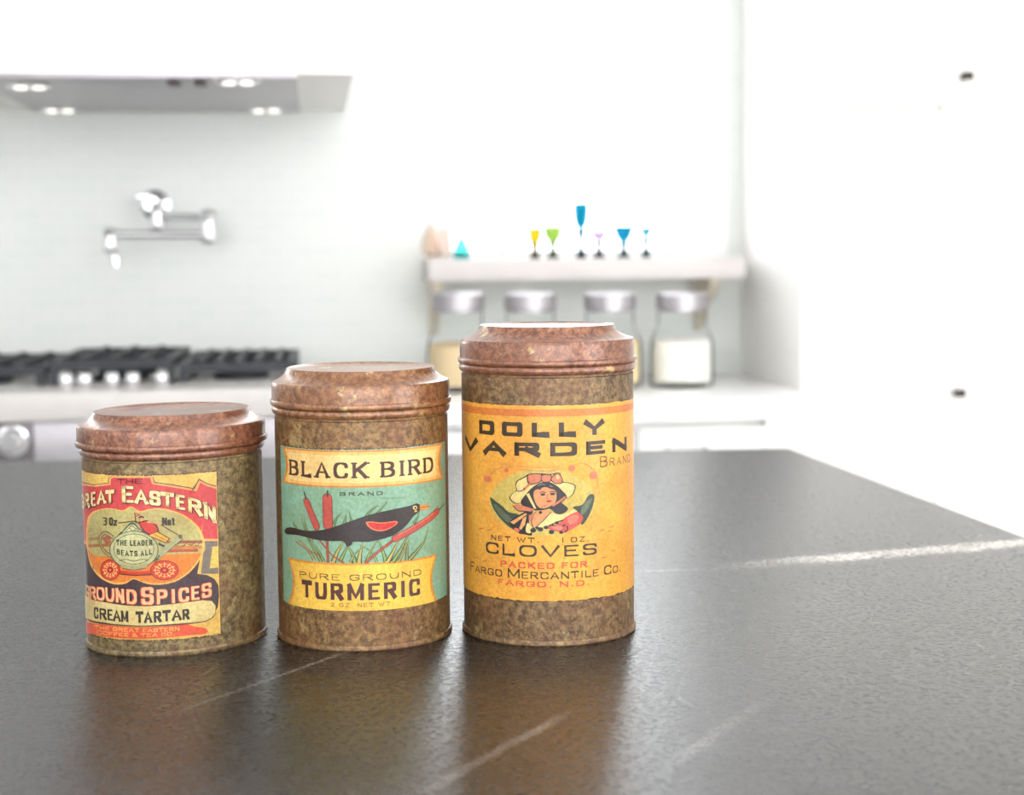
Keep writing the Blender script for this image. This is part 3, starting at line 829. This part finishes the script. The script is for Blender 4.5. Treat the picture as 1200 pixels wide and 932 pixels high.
P.text(DK, 'FARGO MERCANTILE CO.', 552, 727, 679, 11, .17, .13, .45, gap=.16, caps=(0, 6, 17)); P.build('lettering', lb)
P.text(RED, 'FARGO, N.D.', 584, 691, 688.5, 6.8, .24, .18, .4, gap=.24); P.build('lettering', lb)
for x, y, w in ((556, 654, 4), (566, 658, 5), (703, 622, 5), (713, 618, 6), (716, 646, 4), (704, 654, 6), (562, 620, 6), (660, 655, 3), (571, 622, 5), (712, 623, 4)):
    P.line((196, 120, 60), [(x, y), (x + w, y - 1)], 1.3); P.build('ink_speck', lb)
c4 = lambda pts: [(565 + x / 8, 545 + y / 8) for x, y in pts]
P.ell((205, 184, 98), 635.5, 588.5, 61, 39.5)
GRN = (62, 74, 62); OUT = (46, 40, 40); CRM = (232, 212, 142); SKIN = (226, 156, 106); HAIR = (54, 48, 52); RIB = (214, 130, 100); PCH = (226, 168, 112)
P.poly(GRN, c4([(78, 305), (130, 340), (190, 385), (250, 440), (330, 460), (370, 500), (360, 630), (270, 590), (180, 510), (110, 410)]))
P.poly(GRN, c4([(1050, 290), (1000, 280), (940, 370), (850, 395), (890, 440), (930, 560), (985, 500), (1030, 400)]))
P.poly((96, 108, 88), c4([(110, 370), (160, 390), (230, 460), (290, 520), (250, 540), (170, 470)]))
P.poly((104, 116, 96), c4([(1030, 310), (980, 340), (930, 400), (930, 470), (985, 420)]))
bonnet = c4([(330, 240), (320, 190), (342, 150), (400, 120), (450, 92), (560, 90), (640, 95), (720, 85), (750, 160), (800, 170), (862, 195), (855, 250), (830, 288), (795, 300), (740, 260), (640, 250), (500, 270), (430, 330), (350, 358), (300, 348), (268, 308), (290, 270)])
P.poly(OUT, [(635 + (x - 635) * 1.035, 578 + (y - 578) * 1.06) for x, y in bonnet]); P.poly(CRM, bonnet)
for bow in ([(432, 105), (470, 88), (555, 95), (545, 150), (450, 175)], [(565, 100), (640, 98), (635, 150), (570, 152)], [(650, 130), (705, 80), (738, 112), (745, 162), (690, 170)]):
    cx0 = sum(p[0] for p in bow) / len(bow); cy0 = sum(p[1] for p in bow) / len(bow)
    P.poly(OUT, c4([(cx0 + (x - cx0) * 1.2, cy0 + (y - cy0) * 1.2) for x, y in bow])); P.poly(RIB, c4(bow))
P.poly((240, 190, 120), c4([(690, 110), (708, 92), (726, 115), (712, 135)]))
P.line(OUT, c4([(330, 245), (375, 240), (430, 190), (440, 160)]), 1.1, True)
P.line(RIB, c4([(385, 240), (425, 200), (450, 180)]), 2.4)
P.poly(HAIR, c4([(365, 340), (420, 265), (470, 212), (540, 168), (620, 158), (690, 188), (745, 235), (792, 292), (760, 312), (742, 350), (800, 400), (792, 432), (740, 462), (690, 455), (655, 425), (600, 400), (520, 425), (440, 410), (385, 385)]))
P.line((150, 140, 140), c4([(525, 195), (560, 180), (590, 185)]), .8, True); P.line((150, 140, 140), c4([(630, 190), (660, 205)]), .8)
P.poly(SKIN, c4([(490, 245), (520, 228), (545, 232), (560, 215), (600, 208), (640, 222), (672, 232), (694, 255), (696, 310), (680, 355), (640, 385), (580, 406), (532, 396), (500, 350), (484, 290)]))
P.line(HAIR, c4([(540, 262), (565, 252), (600, 262)]), 1.0, True); P.ell(HAIR, 565 + 570 / 8, 545 + 277 / 8, 2.9, 1.5, 14)
P.line(HAIR, c4([(632, 258), (660, 248), (690, 258)]), 1.0, True); P.ell(HAIR, 565 + 660 / 8, 545 + 272 / 8, 2.9, 1.5, 14)
P.line((150, 84, 62), c4([(615, 278), (606, 312), (628, 316)]), .7, True)
P.line((178, 52, 50), c4([(604, 338), (628, 333), (650, 338), (628, 346), (604, 338)]), 1.3)
P.line((170, 100, 70), c4([(575, 385), (610, 378)]), .8)
P.poly(CRM, c4([(415, 275), (445, 262), (512, 405), (490, 412)]), False); P.line(OUT, c4([(445, 265), (510, 405)]), .7); P.line(OUT, c4([(413, 280), (488, 412)]), .7)
P.line(RIB, c4([(780, 300), (720, 345), (660, 385)]), 2.6); P.line(OUT, c4([(795, 303), (725, 358), (660, 398), (510, 422)]), 1.0)
neck = c4([(505, 430), (640, 422), (640, 450), (565, 520), (492, 590), (466, 552), (470, 500), (500, 462)])
P.poly(SKIN, neck, False)
P.poly(CRM, c4([(645, 440), (690, 462), (745, 468), (860, 418), (890, 430), (780, 490), (700, 530), (600, 572), (490, 602), (560, 535)]), False)
P.line(OUT, c4([(650, 440), (570, 525), (490, 598)]), .9); P.line(OUT, c4([(500, 440), (470, 500), (466, 550), (490, 600)]), .9, True)
P.ell(OUT, 565 + 548 / 8, 545 + 445 / 8, 2, 1.8, 16)
P.line(OUT, c4([(490, 420), (560, 418), (630, 402)]), 1.5, True)
P.poly(OUT, c4([(262, 535), (400, 440), (470, 430), (460, 500), (440, 560), (470, 655), (400, 650), (330, 630)]))
P.poly(RIB, c4([(296, 385), (320, 368), (400, 385), (490, 415), (480, 440), (340, 425), (325, 410)]), False); P.line(OUT, c4([(290, 378), (312, 405), (340, 430), (480, 440)]), 1.0)
P.poly(PCH, c4([(268, 535), (410, 450), (425, 462), (300, 556)]), False)
P.poly(PCH, c4([(385, 500), (418, 480), (405, 560), (365, 612), (350, 590)]), False)
P.poly(RIB, c4([(440, 470), (495, 450), (470, 500), (440, 540)]), False)
P.poly(CRM, c4([(425, 545), (450, 560), (470, 600), (450, 640), (412, 620)])); P.poly(PINK, c4([(305, 590), (350, 600), (345, 632), (312, 618)]))
P.poly((206, 90, 84), c4([(780, 490), (880, 440), (925, 465), (942, 510), (890, 570), (800, 622), (760, 632), (640, 608), (620, 582), (720, 545)]))
for pts in ([(620, 575), (700, 535), (760, 520)], [(790, 570), (800, 600), (770, 632)], [(650, 560), (720, 580), (780, 560)]): P.line(OUT, c4(pts), 1.3, True)
P.poly((226, 130, 110), c4([(800, 500), (860, 465), (900, 485), (880, 530), (820, 560)])); P.poly((226, 130, 110), c4([(650, 585), (710, 565), (760, 585), (720, 610)]))
for x, y, r in ((480, 612, 3.4), (548, 603, 3.2), (650, 628, 3.2), (600, 585, 2.6), (700, 540, 2.2), (740, 630, 2.4), (520, 590, 2.0)): P.ell(OUT, 565 + x / 8, 545 + y / 8, r, r * .8, 14)
for x, y, r in ((572, 561, 4), (594, 551, 2.8), (670, 548.5, 3.8), (695, 557, 4.4)): P.ell((222, 124, 92), x, y, r, r, 14)
ORN = (214, 140, 84)
P.line(ORN, [(606, 546), (640, 548), (656, 546)], .9, True); P.line(ORN, [(606, 550), (640, 552), (656, 550)], .9, True)
P.line(ORN, [(575, 556), (585, 549), (600, 547)], .8, True); P.line(ORN, [(672, 545), (684, 543), (697, 553), (701, 570)], .8, True)
P.build('portrait_print', lb)

# ---- middle tin: turmeric
T2 = Tin('turmeric_tin', 428, 739.5, 101, (1, 1), 0, 'rusty tin with a green label reading Black Bird Turmeric, between two others')
build_tin(T2, (477, 468.5, 448, 429.5), (105.5, 103.8, 85.5), m_body2, m_lid2)
q0, q1 = T2.sz(331, 620).x, T2.sz(522.5, 620).x
lb = label_shell(T2, 527, 715, q0, q1, (136, 178, 152), rag=.0003, seed=5)
P = Print(T2)
c1 = lambda pts: [(325 + x / 5.854, 515 + y / 5.854) for x, y in pts]
c2 = lambda pts: [(325 + x / 5.854, 600 + y / 5.854) for x, y in pts]
def rectz(x0, x1, y0, y1, bow=0, n=8, dx=0):
    """banner with concave ends; x0, x1 pixel columns, y0, y1 rows on the centre line"""
    pts = []
    for i in range(n + 1):
        f = i / n; y = y0 + (y1 - y0) * f; pts.append(T2.pz(x0 + bow * math.sin(math.pi * f), y))
    for i in range(n + 1):
        f = 1 - i / n; y = y0 + (y1 - y0) * f; pts.append(T2.pz(x1 - bow * math.sin(math.pi * f), y))
    return pts
P.poly((216, 140, 66), rectz(331.5, 519.5, 528, 571.5, 4), False, True)
P.poly((240, 190, 110), rectz(334, 517, 530, 569.5, 4), False, True)
P.poly((244, 212, 142), rectz(338, 512.5, 533.5, 566, 3), False, True)
P.poly((224, 150, 62), rectz(338, 512, 660, 716, 6), False, True)
P.poly((240, 196, 84), rectz(340.5, 509.5, 662.5, 716, 6), False, True)
P.build('banner_print', lb)
BR = (78, 48, 36)
P.text(BR, 'BLACK BIRD', 340, 507.5, 560.5, 18.5, .22, .11, .48, serif=.85, gap=.24); P.build('lettering', lb)
P.text((62, 70, 56), 'BRAND', 398.5, 448.5, 581, 4.4, .26, .2, .4, gap=.4); P.build('lettering', lb)
P.text((96, 66, 44), 'PURE GROUND', 352, 493.5, 680.5, 7.2, .15, .13, .47, gap=.28); P.build('lettering', lb)
P.text((88, 52, 50), 'TURMERIC', 354.5, 492, 703.5, 19.5, .24, .16, .3, gap=.24); P.build('lettering', lb)
P.text((150, 104, 60), '2 OZ. NET WT.', 388, 461, 711.5, 4.6, .18, .15, .45, gap=.35); P.build('lettering', lb)

LEAF, LDK, STRAW = (146, 160, 92), (52, 82, 62), (190, 170, 96)
def blade(pts, w, col=LEAF):
    P.line(LDK, pts, w * 1.5, True, True); P.line(col, pts, w * .8, True, True)
for pts, w, cc in (([(300, 335), (250, 250), (200, 160), (165, 10)], 3.2, LEAF), ([(255, 330), (200, 240), (130, 175)], 3, STRAW), ([(320, 340), (280, 260), (220, 180)], 3, LEAF),
            ([(385, 345), (420, 260), (470, 190)], 4.5, STRAW), ([(430, 345), (470, 260), (500, 200)], 3.5, LEAF), ([(535, 352), (510, 280), (465, 210)], 4.5, LEAF),
            ([(560, 352), (570, 280), (590, 190)], 5, STRAW), ([(610, 350), (640, 270), (700, 180)], 3.2, LEAF), ([(745, 345), (720, 260), (690, 190)], 4, LEAF),
            ([(755, 345), (800, 260), (850, 150)], 4.5, STRAW), ([(790, 345), (850, 250), (890, 170), (960, 60)], 4, LEAF), ([(885, 335), (890, 250), (905, 170)], 3.5, LEAF),
            ([(905, 325), (970, 250), (1010, 190), (1033, 100)], 4, LEAF), ([(240, 200), (200, 110), (185, 20)], 3, LEAF), ([(140, 120), (115, 80), (110, 60)], 2.5, LEAF),
            ([(500, 345), (540, 280), (610, 230)], 2.6, LEAF), ([(680, 345), (650, 280), (560, 220)], 2.4, LEAF), ([(830, 340), (870, 260), (880, 200)], 3, STRAW)):
    blade(c2(pts), w, cc)
for pts, w in (([(385, 600), (405, 545), (445, 500)], 3.2), ([(455, 590), (470, 540), (470, 512)], 3), ([(515, 590), (505, 540), (492, 495)], 3), ([(590, 560), (635, 495), (692, 452)], 3.4), ([(660, 540), (700, 490), (752, 430)], 3.4), ([(930, 580), (960, 530), (970, 490)], 2.6)):
    blade(c1(pts), w, (120, 150, 96))
CT, CTD = (190, 82, 72), (112, 50, 46)
P.line(CTD, c2([(345, 195), (350, 348)]), 3.2); P.line((176, 84, 62), c2([(345, 195), (350, 348)]), 2)
P.line(CTD, c2([(800, 190), (700, 265), (600, 352)]), 3.2); P.line((176, 84, 62), c2([(800, 190), (700, 265), (600, 352)]), 2)
P.line((160, 80, 60), c2([(290, 190), (380, 300), (460, 350)]), 1.6); P.line((160, 80, 60), c2([(130, 200), (210, 260), (300, 300)]), 1.2)
for a, b, w in ((c1([(203, 425)])[0], c2([(272, 100)])[0], 7.2), (c1([(345, 405)])[0], c2([(350, 88)])[0], 10.4)):
    P.capsule(CTD, a, b, w + 1.4); P.capsule(CT, a, b, w)
P.line(LDK, c1([(187, 358), (203, 412)]), 1.8); P.line(LDK, c1([(347, 350), (346, 395)]), 1.8)
BIRD = (52, 42, 42)
P.poly(BIRD, c2([(62, 118), (68, 150), (150, 160), (280, 192), (380, 200), (440, 200), (465, 212), (480, 238), (512, 225), (525, 205), (620, 205), (700, 190), (780, 165), (850, 122), (900, 70), (930, 30)]) + c1([(968, 495), (982, 468), (974, 448), (945, 440), (905, 455), (800, 478), (700, 500), (600, 526), (500, 562), (380, 603)]) + c2([(300, 125), (200, 128), (100, 106)]))
P.line((34, 28, 30), c2([(560, 100), (650, 150), (760, 160)]), .8, True)
P.poly((240, 130, 90), c2([(606, 72), (645, 66), (720, 72), (812, 62), (818, 82), (780, 108), (730, 129), (680, 129), (636, 112)]))
P.poly((204, 52, 50), c2([(620, 78), (650, 74), (720, 80), (804, 70), (806, 84), (772, 106), (728, 122), (682, 122), (642, 106)]))
P.poly((224, 142, 76), c1([(972, 452), (1010, 448), (1048, 455), (1005, 487), (972, 482)]), False)
P.line((110, 66, 40), c1([(975, 468), (1040, 457)]), .7)
P.ell((226, 196, 130), 325 + 940 / 5.854, 515 + 468 / 5.854, 2.6, 2.4, 16); P.ell(BIRD, 325 + 942 / 5.854, 515 + 469 / 5.854, 1.3, 1.3, 12)
P.ell((222, 170, 90), 325 + 945 / 5.854, 515 + 492 / 5.854, 1.6, 1.2, 12)
a, b = c2([(806, 182)])[0], c1([(1092, 494)])[0]
P.capsule(CTD, a, b, 8.2); P.capsule(CT, a, b, 6.8); P.line(LDK, c1([(1100, 488), (1138, 438)]), 1.6)
P.line((226, 130, 112), [(a[0] + 3, a[1] - 4), (b[0] - 4, b[1] + 1)], 1)
P.line((104, 140, 120), c1([(700, 400), (760, 404), (870, 400)]), .8)
P.build('bird_print', lb)

# ---- short tin: cream tartar
T1 = Tin('cream_tartar_tin', 209, 745.5, 102, (1.05, .93), math.radians(38), 'shortest rusty tin with a red label reading Great Eastern Ground Spices Cream Tartar')
build_tin(T1, (523, 514.5, 496.5, 479), (109, 107, 88), m_body1, m_lid1)
d1 = lambda x, y: (95 + x / 7.059, 545 + y / 7.059)
d2 = lambda x, y: (95 + x / 7.059, 645 + y / 7.059)
e1 = lambda pts: [d1(*p) for p in pts]
e2 = lambda pts: [d2(*p) for p in pts]
q1 = T1.sz(256, 650).x; q0 = T1.sz(101, 650).x - .012
lb = label_shell(T1, 556.5, 749, q0, q1, (222, 184, 96), rag=.0003, seed=8)
P = Print(T1)
zt, zb1 = T1.zc(557.5), T1.zc(748)
def clampz(pts): return pts
DARK = (70, 54, 60); RD = (202, 70, 72); EDG = (234, 164, 96); CR = (240, 216, 158)
def ext(pts):      # picture points -> (s, z); points marked with x = None continue round the hidden left side
    out = []
    for x, y in pts:
        if x < 0:
            v = T1.sz(102, y); out.append(Vector((q0 + .0004, v.y)))
        else:
            v = T1.sz(x, y); out.append(Vector((min(v.x, q1 - .0004), min(max(v.y, zb1), zt))))
    return out
def pex(rgb, pts): P.add(rgb, P.tri(ext(pts)))
LX = -1
pex((96, 84, 76), [(LX, 567)] + e1([(110, 160), (225, 148), (228, 105), (255, 88), (598, 92), (612, 140), (760, 160), (925, 190), (975, 112), (1040, 150), (1125, 172), (1140, 650), (1000, 660)]) + [(LX, 650)])
pex(EDG, [(LX, 569)] + e1([(115, 166), (232, 153), (234, 110), (260, 95), (592, 98), (603, 146), (755, 170), (940, 200), (975, 126), (1040, 160), (1125, 182), (1135, 630), (1000, 630)]) + [(LX, 640)])
pex(RD, [(LX, 572)] + e1([(120, 180), (245, 165), (248, 115), (270, 104), (572, 106), (585, 158), (750, 184), (955, 218), (985, 145), (1040, 174), (1125, 196), (1133, 612), (1000, 610)]) + [(LX, 636)])
pex((120, 110, 100), e1([(1020, 640), (1140, 640), (1140, 900), (990, 900)]))
pex((216, 190, 96), e2([(1062, 150), (1085, -30), (1140, -35), (1140, 140)]))
pex(DARK, [(LX, 640)] + e2([(100, 40), (500, 200), (985, 60), (960, 195), (1040, 205), (1100, 235), (1135, 290), (1145, 380), (1130, 470), (1090, 540), (1020, 592), (880, 612), (500, 632), (200, 612)]) + [(LX, 726)])
oval = e1([(52, 470), (70, 415), (110, 382), (200, 358), (280, 362), (345, 376), (412, 344), (488, 382), (560, 366), (640, 358), (740, 374), (860, 420), (960, 500), (1010, 590), (1025, 690)]) + e2([(1008, 20), (970, 95), (900, 180), (800, 250), (700, 280), (600, 285), (520, 270), (436, 240), (370, 275), (280, 282), (180, 242), (110, 172), (70, 85)]) + e1([(45, 620)])
P.poly((236, 180, 96), oval)
oc = (165, 620)
ov2 = [(oc[0] + (x - oc[0]) * .955, oc[1] + (y - oc[1]) * .95) for x, y in oval]
P.poly((180, 168, 108), ov2)
P.poly((222, 128, 54), [p for p in [(103, 643), (112, 652), (120, 652), (200, 650), (236, 648)]] + e2([(985, 40), (955, 95), (890, 175), (795, 240), (700, 268), (600, 274), (520, 258), (436, 228), (370, 263), (280, 268), (190, 232), (122, 165), (80, 85)]), False)
for y0, xa, xb, cc in ((640, 104, 130, (172, 110, 70)), (636, 196, 237, (150, 88, 62)), (642, 193, 236, (190, 120, 66)), (632, 104, 124, (160, 128, 84)), (646, 192, 232, (170, 84, 56))):
    P.line(cc, [(xa, y0), ((xa + xb) / 2, y0 - .8), (xb, y0 - 1)], 3.4)
for i in range(9):
    x = 200 + i * 4; P.line((112, 66, 52), [(x, 640 - (i % 3)), (x + 5, 634 + (i % 2) * 5)], .8)
for pts in ([(60, 560), (90, 520), (110, 560)], [(70, 640), (120, 600), (160, 640)], [(160, 480), (165, 560)], [(90, 590), (140, 560), (150, 620)]):
    P.line((150, 128, 88), e1(pts), .8)
WH, WD = (204, 66, 46), (120, 44, 36)
P.line(WD, e2([(250, 170), (440, 195), (690, 180)]), 5); P.line(WH, e2([(250, 165), (440, 188), (690, 172)]), 3.4)
for (cx_, cy_, rx_, ry_) in ((245, 162, 76, 82), (690, 165, 112, 78)):
    x, y = d2(cx_, cy_); a, b = rx_ / 7.059, ry_ / 7.059
    P.ell(WD, x, y, a + .8, b + .8); P.ell(WH, x, y, a, b); P.ell((232, 150, 76), x, y, a * .72, b * .72); P.ell((206, 74, 48), x, y, a * .62, b * .62)
    P.n += 1; P.hold = True
    for i in range(12):
        th = 2 * math.pi * i / 12
        P.line((240, 200, 130), [(x + a * .36 * math.cos(th), y + b * .36 * math.sin(th)), (x + a * .82 * math.cos(th), y + b * .82 * math.sin(th))], 1.0)
    P.hold = False; P.ell((150, 36, 34), x, y, a * .3, b * .3); P.ell((226, 110, 70), x, y, a * .14, b * .14)
POT, PTD = (182, 182, 134), (84, 92, 72)
P.line(PTD, e1([(270, 600), (205, 562), (165, 600), (170, 670), (215, 730), (270, 760)]), 4.6, True); P.line((170, 146, 100), e1([(270, 600), (205, 562), (165, 600), (170, 670), (215, 730), (270, 760)]), 2.8, True)
P.poly((170, 98, 72), e1([(190, 600), (240, 590), (250, 640), (215, 660)]))
sp_ = e1([(618, 745), (665, 682), (735, 640), (808, 578), (838, 606), (765, 668), (712, 716), (640, 780)])
P.poly(PTD, [(x + (x - 200) * .03, y + 1) for x, y in sp_]); P.poly((164, 166, 122), sp_)
P.poly(PTD, e1([(318, 592), (350, 540), (424, 474), (480, 520), (548, 592)])); P.poly((200, 196, 146), e1([(335, 590), (362, 545), (424, 490), (476, 530), (532, 590)]))
for pts in ([(370, 550), (400, 520), (430, 550), (460, 525), (490, 556)], [(350, 580), (385, 555), (420, 582), (455, 556), (495, 582)], [(400, 520), (424, 498), (452, 525)]): P.line(PTD, e1(pts), .8)
x, y = d1(440, 702)
P.ell(PTD, x, y, 28.4, 22.6); P.ell(POT, x, y, 27.4, 21.6); P.ell(PTD, x, y - 1, 23.6, 18); P.ell((194, 192, 142), x, y - 1, 22.9, 17.3)
P.line(PTD, e2([(320, 85), (380, 75), (440, 90), (500, 75), (560, 80)]), .8, True)
P.poly((166, 164, 118), e2([(340, 110), (440, 130), (545, 108), (530, 145), (440, 160), (350, 148)])); P.line(PTD, e2([(345, 148), (440, 162), (535, 146)]), .9, True)
for i in range(7): P.line((70, 70, 60), e2([(640 - i * 6, 40 + i * 8), (655 - i * 6, 52 + i * 8)]), .9)
# rider
P.poly((90, 44, 40), e1([(470, 470), (545, 455), (628, 492), (648, 548), (570, 584), (512, 545)]), False); P.poly((206, 62, 56), e1([(482, 478), (545, 466), (618, 500), (636, 543), (572, 572), (524, 540)]), False)
P.poly((90, 60, 30), e1([(552, 580), (632, 546), (738, 608), (702, 648)]), False); P.poly((232, 176, 72), e1([(562, 581), (630, 554), (726, 609), (700, 638)]), False); P.line((120, 80, 40), e1([(600, 570), (712, 628)]), .7)
P.ell((216, 150, 104), *d1(498, 448), 2.6, 2.8, 14); P.line((80, 46, 40), e1([(480, 438), (500, 425), (522, 436)]), 1.8)
P.line((90, 60, 50), e1([(445, 395), (458, 480)]), 1.0); P.line((90, 60, 50), e1([(315, 478), (445, 464), (490, 480)]), 1.1); P.line((200, 66, 56), e1([(450, 398), (490, 412), (452, 425)]), 1.2)
P.line((80, 56, 50), e1([(600, 480), (660, 492), (818, 588)]), 1.0); P.line((206, 150, 110), e1([(545, 470), (610, 478), (660, 492)]), 1.8)
P.ell((96, 84, 60), *d1(820, 592), 2.4, 2.6, 12); P.line((60, 56, 60), e1([(640, 650), (690, 672)]), 2.2)
red2 = [(LX, 730)] + e2([(80, 597), (200, 612), (500, 636), (880, 610), (925, 628), (1025, 642), (1045, 668), (1030, 690), (850, 705), (590, 728), (300, 722), (120, 705)]) + [(LX, 742)]
pex((222, 92, 66), red2)
ban = e2([(75, 398), (200, 428), (400, 458), (560, 462), (700, 450), (850, 432), (1000, 413), (1075, 418), (1108, 460), (1105, 520), (1075, 560), (1020, 585), (800, 604), (500, 622), (200, 596), (75, 570)])
pex((96, 80, 60), [(LX, 698)] + [(x + .5, y + (.8 if i > 8 else -.6)) for i, (x, y) in enumerate(ban)] + [(LX, 727)])
pex((214, 196, 134), [(LX, 699)] + ban + [(LX, 726)])
P.build('banner_print', lb)
INK = (58, 48, 40)
ge = [('R', 44, 80, 358, 350, 118), ('E', 92, 130, 345, 338, 118), ('A', 142, 214, 326, 316, 108), ('T', 212, 282, 318, 312, 104), ('E', 344, 438, 310, 312, 136), ('A', 448, 558, 314, 326, 116),
      ('S', 570, 660, 328, 338, 118), ('T', 664, 768, 336, 350, 112), ('E', 784, 858, 362, 374, 122), ('R', 884, 998, 388, 424, 128), ('N', 1014, 1112, 440, 482, 136)]
P.letters((96, 40, 42), ge, d1, .24, .18, .4, .5, 1.3, (.5, .5)); P.letters(CR, ge, d1, .24, .17, .4, .5)
vG = T1.sz(*d1(44, 358)); P.add(CR, P.glyph('G', vG.x - .0105, vG.x - .002, vG.y - .001, .0085, .24, .17, .4, .5)); P.build('lettering', lb)
P.letters((120, 40, 46), [('T', 306, 366, 158, 158, 46), ('H', 376, 436, 157, 157, 46), ('E', 448, 512, 157, 157, 46)], d1, .24, .2); P.build('lettering', lb)
gs = [('R', 86, 134, 402, 408, 104), ('O', 140, 204, 408, 416, 106), ('U', 212, 284, 418, 428, 112), ('N', 296, 364, 428, 436, 116), ('D', 384, 466, 440, 446, 118),
      ('S', 504, 604, 448, 446, 142), ('P', 630, 716, 446, 440, 120), ('I', 742, 788, 437, 434, 116), ('C', 808, 892, 430, 420, 116), ('E', 912, 978, 412, 404, 112), ('S', 998, 1076, 396, 380, 116)]
P.letters((196, 60, 54), gs, d2, .2, .15, .42, .4, 1.5, (-.5, .2)); P.letters((242, 190, 140), gs, d2, .2, .14, .42, .4)
vG = T1.sz(*d2(86, 402)); P.add((242, 190, 140), P.glyph('G', vG.x - .009, vG.x - .001, vG.y - .001, .0085, .24, .17, .4)); P.build('lettering', lb)
ct = [('C', 118, 154, 562, 566, 92), ('R', 164, 220, 570, 576, 92), ('E', 228, 270, 578, 582, 92), ('A', 272, 336, 584, 590, 92), ('M', 338, 398, 590, 594, 92),
      ('T', 458, 520, 600, 600, 92), ('A', 524, 592, 600, 598, 92), ('R', 604, 668, 596, 592, 92), ('T', 676, 742, 590, 584, 90), ('A', 750, 832, 584, 576, 90), ('R', 838, 896, 576, 570, 88)]
P.letters(INK, ct, d2, .22, .16, .4); P.build('lettering', lb)
P.letters(INK, [('3', 190, 222, 498, 500, 66), ('O', 240, 272, 500, 500, 66), ('z', 276, 304, 500, 500, 66)], d1, .2, .14); P.build('lettering', lb)
P.letters(INK, [('N', 672, 712, 498, 498, 64), ('e', 716, 744, 498, 498, 64), ('t', 750, 776, 496, 496, 64)], d1, .22, .15); P.build('lettering', lb)
def spread(txt, xa, xb, ya, ym, yb, h, tr, rgb, wv, wh, gap=.25):
    ws = [GL[c][0] + (wv if c in 'I1.' else 0) for c in txt]; u = (xb - xa) / (sum(ws) + gap * (len(txt) - 1)); x = xa; it = []
    f = lambda q: (lambda t: ya * (1 - t) ** 2 + 2 * t * (1 - t) * (2 * ym - (ya + yb) / 2) + yb * t * t)((q - xa) / (xb - xa))
    for c, w in zip(txt, ws):
        it.append((c, x, x + w * u, f(x), f(x + w * u), h)); x += (w + gap) * u
    P.letters(rgb, it, tr, wv, wh); P.build('lettering', lb)
TD = (64, 76, 60)
spread('THE LEADER', 298, 592, 664, 668, 664, 46, d1, TD, .2, .15); spread('BEATS ALL', 302, 588, 738, 756, 738, 46, d1, TD, .2, .15)
spread('THE GREAT EASTERN', 120, 812, 650, 676, 662, 32, d2, (244, 178, 92), .2, .16, .2); spread('COFFEE & TEA CO.', 140, 776, 690, 716, 702, 30, d2, (244, 178, 92), .2, .16, .2)
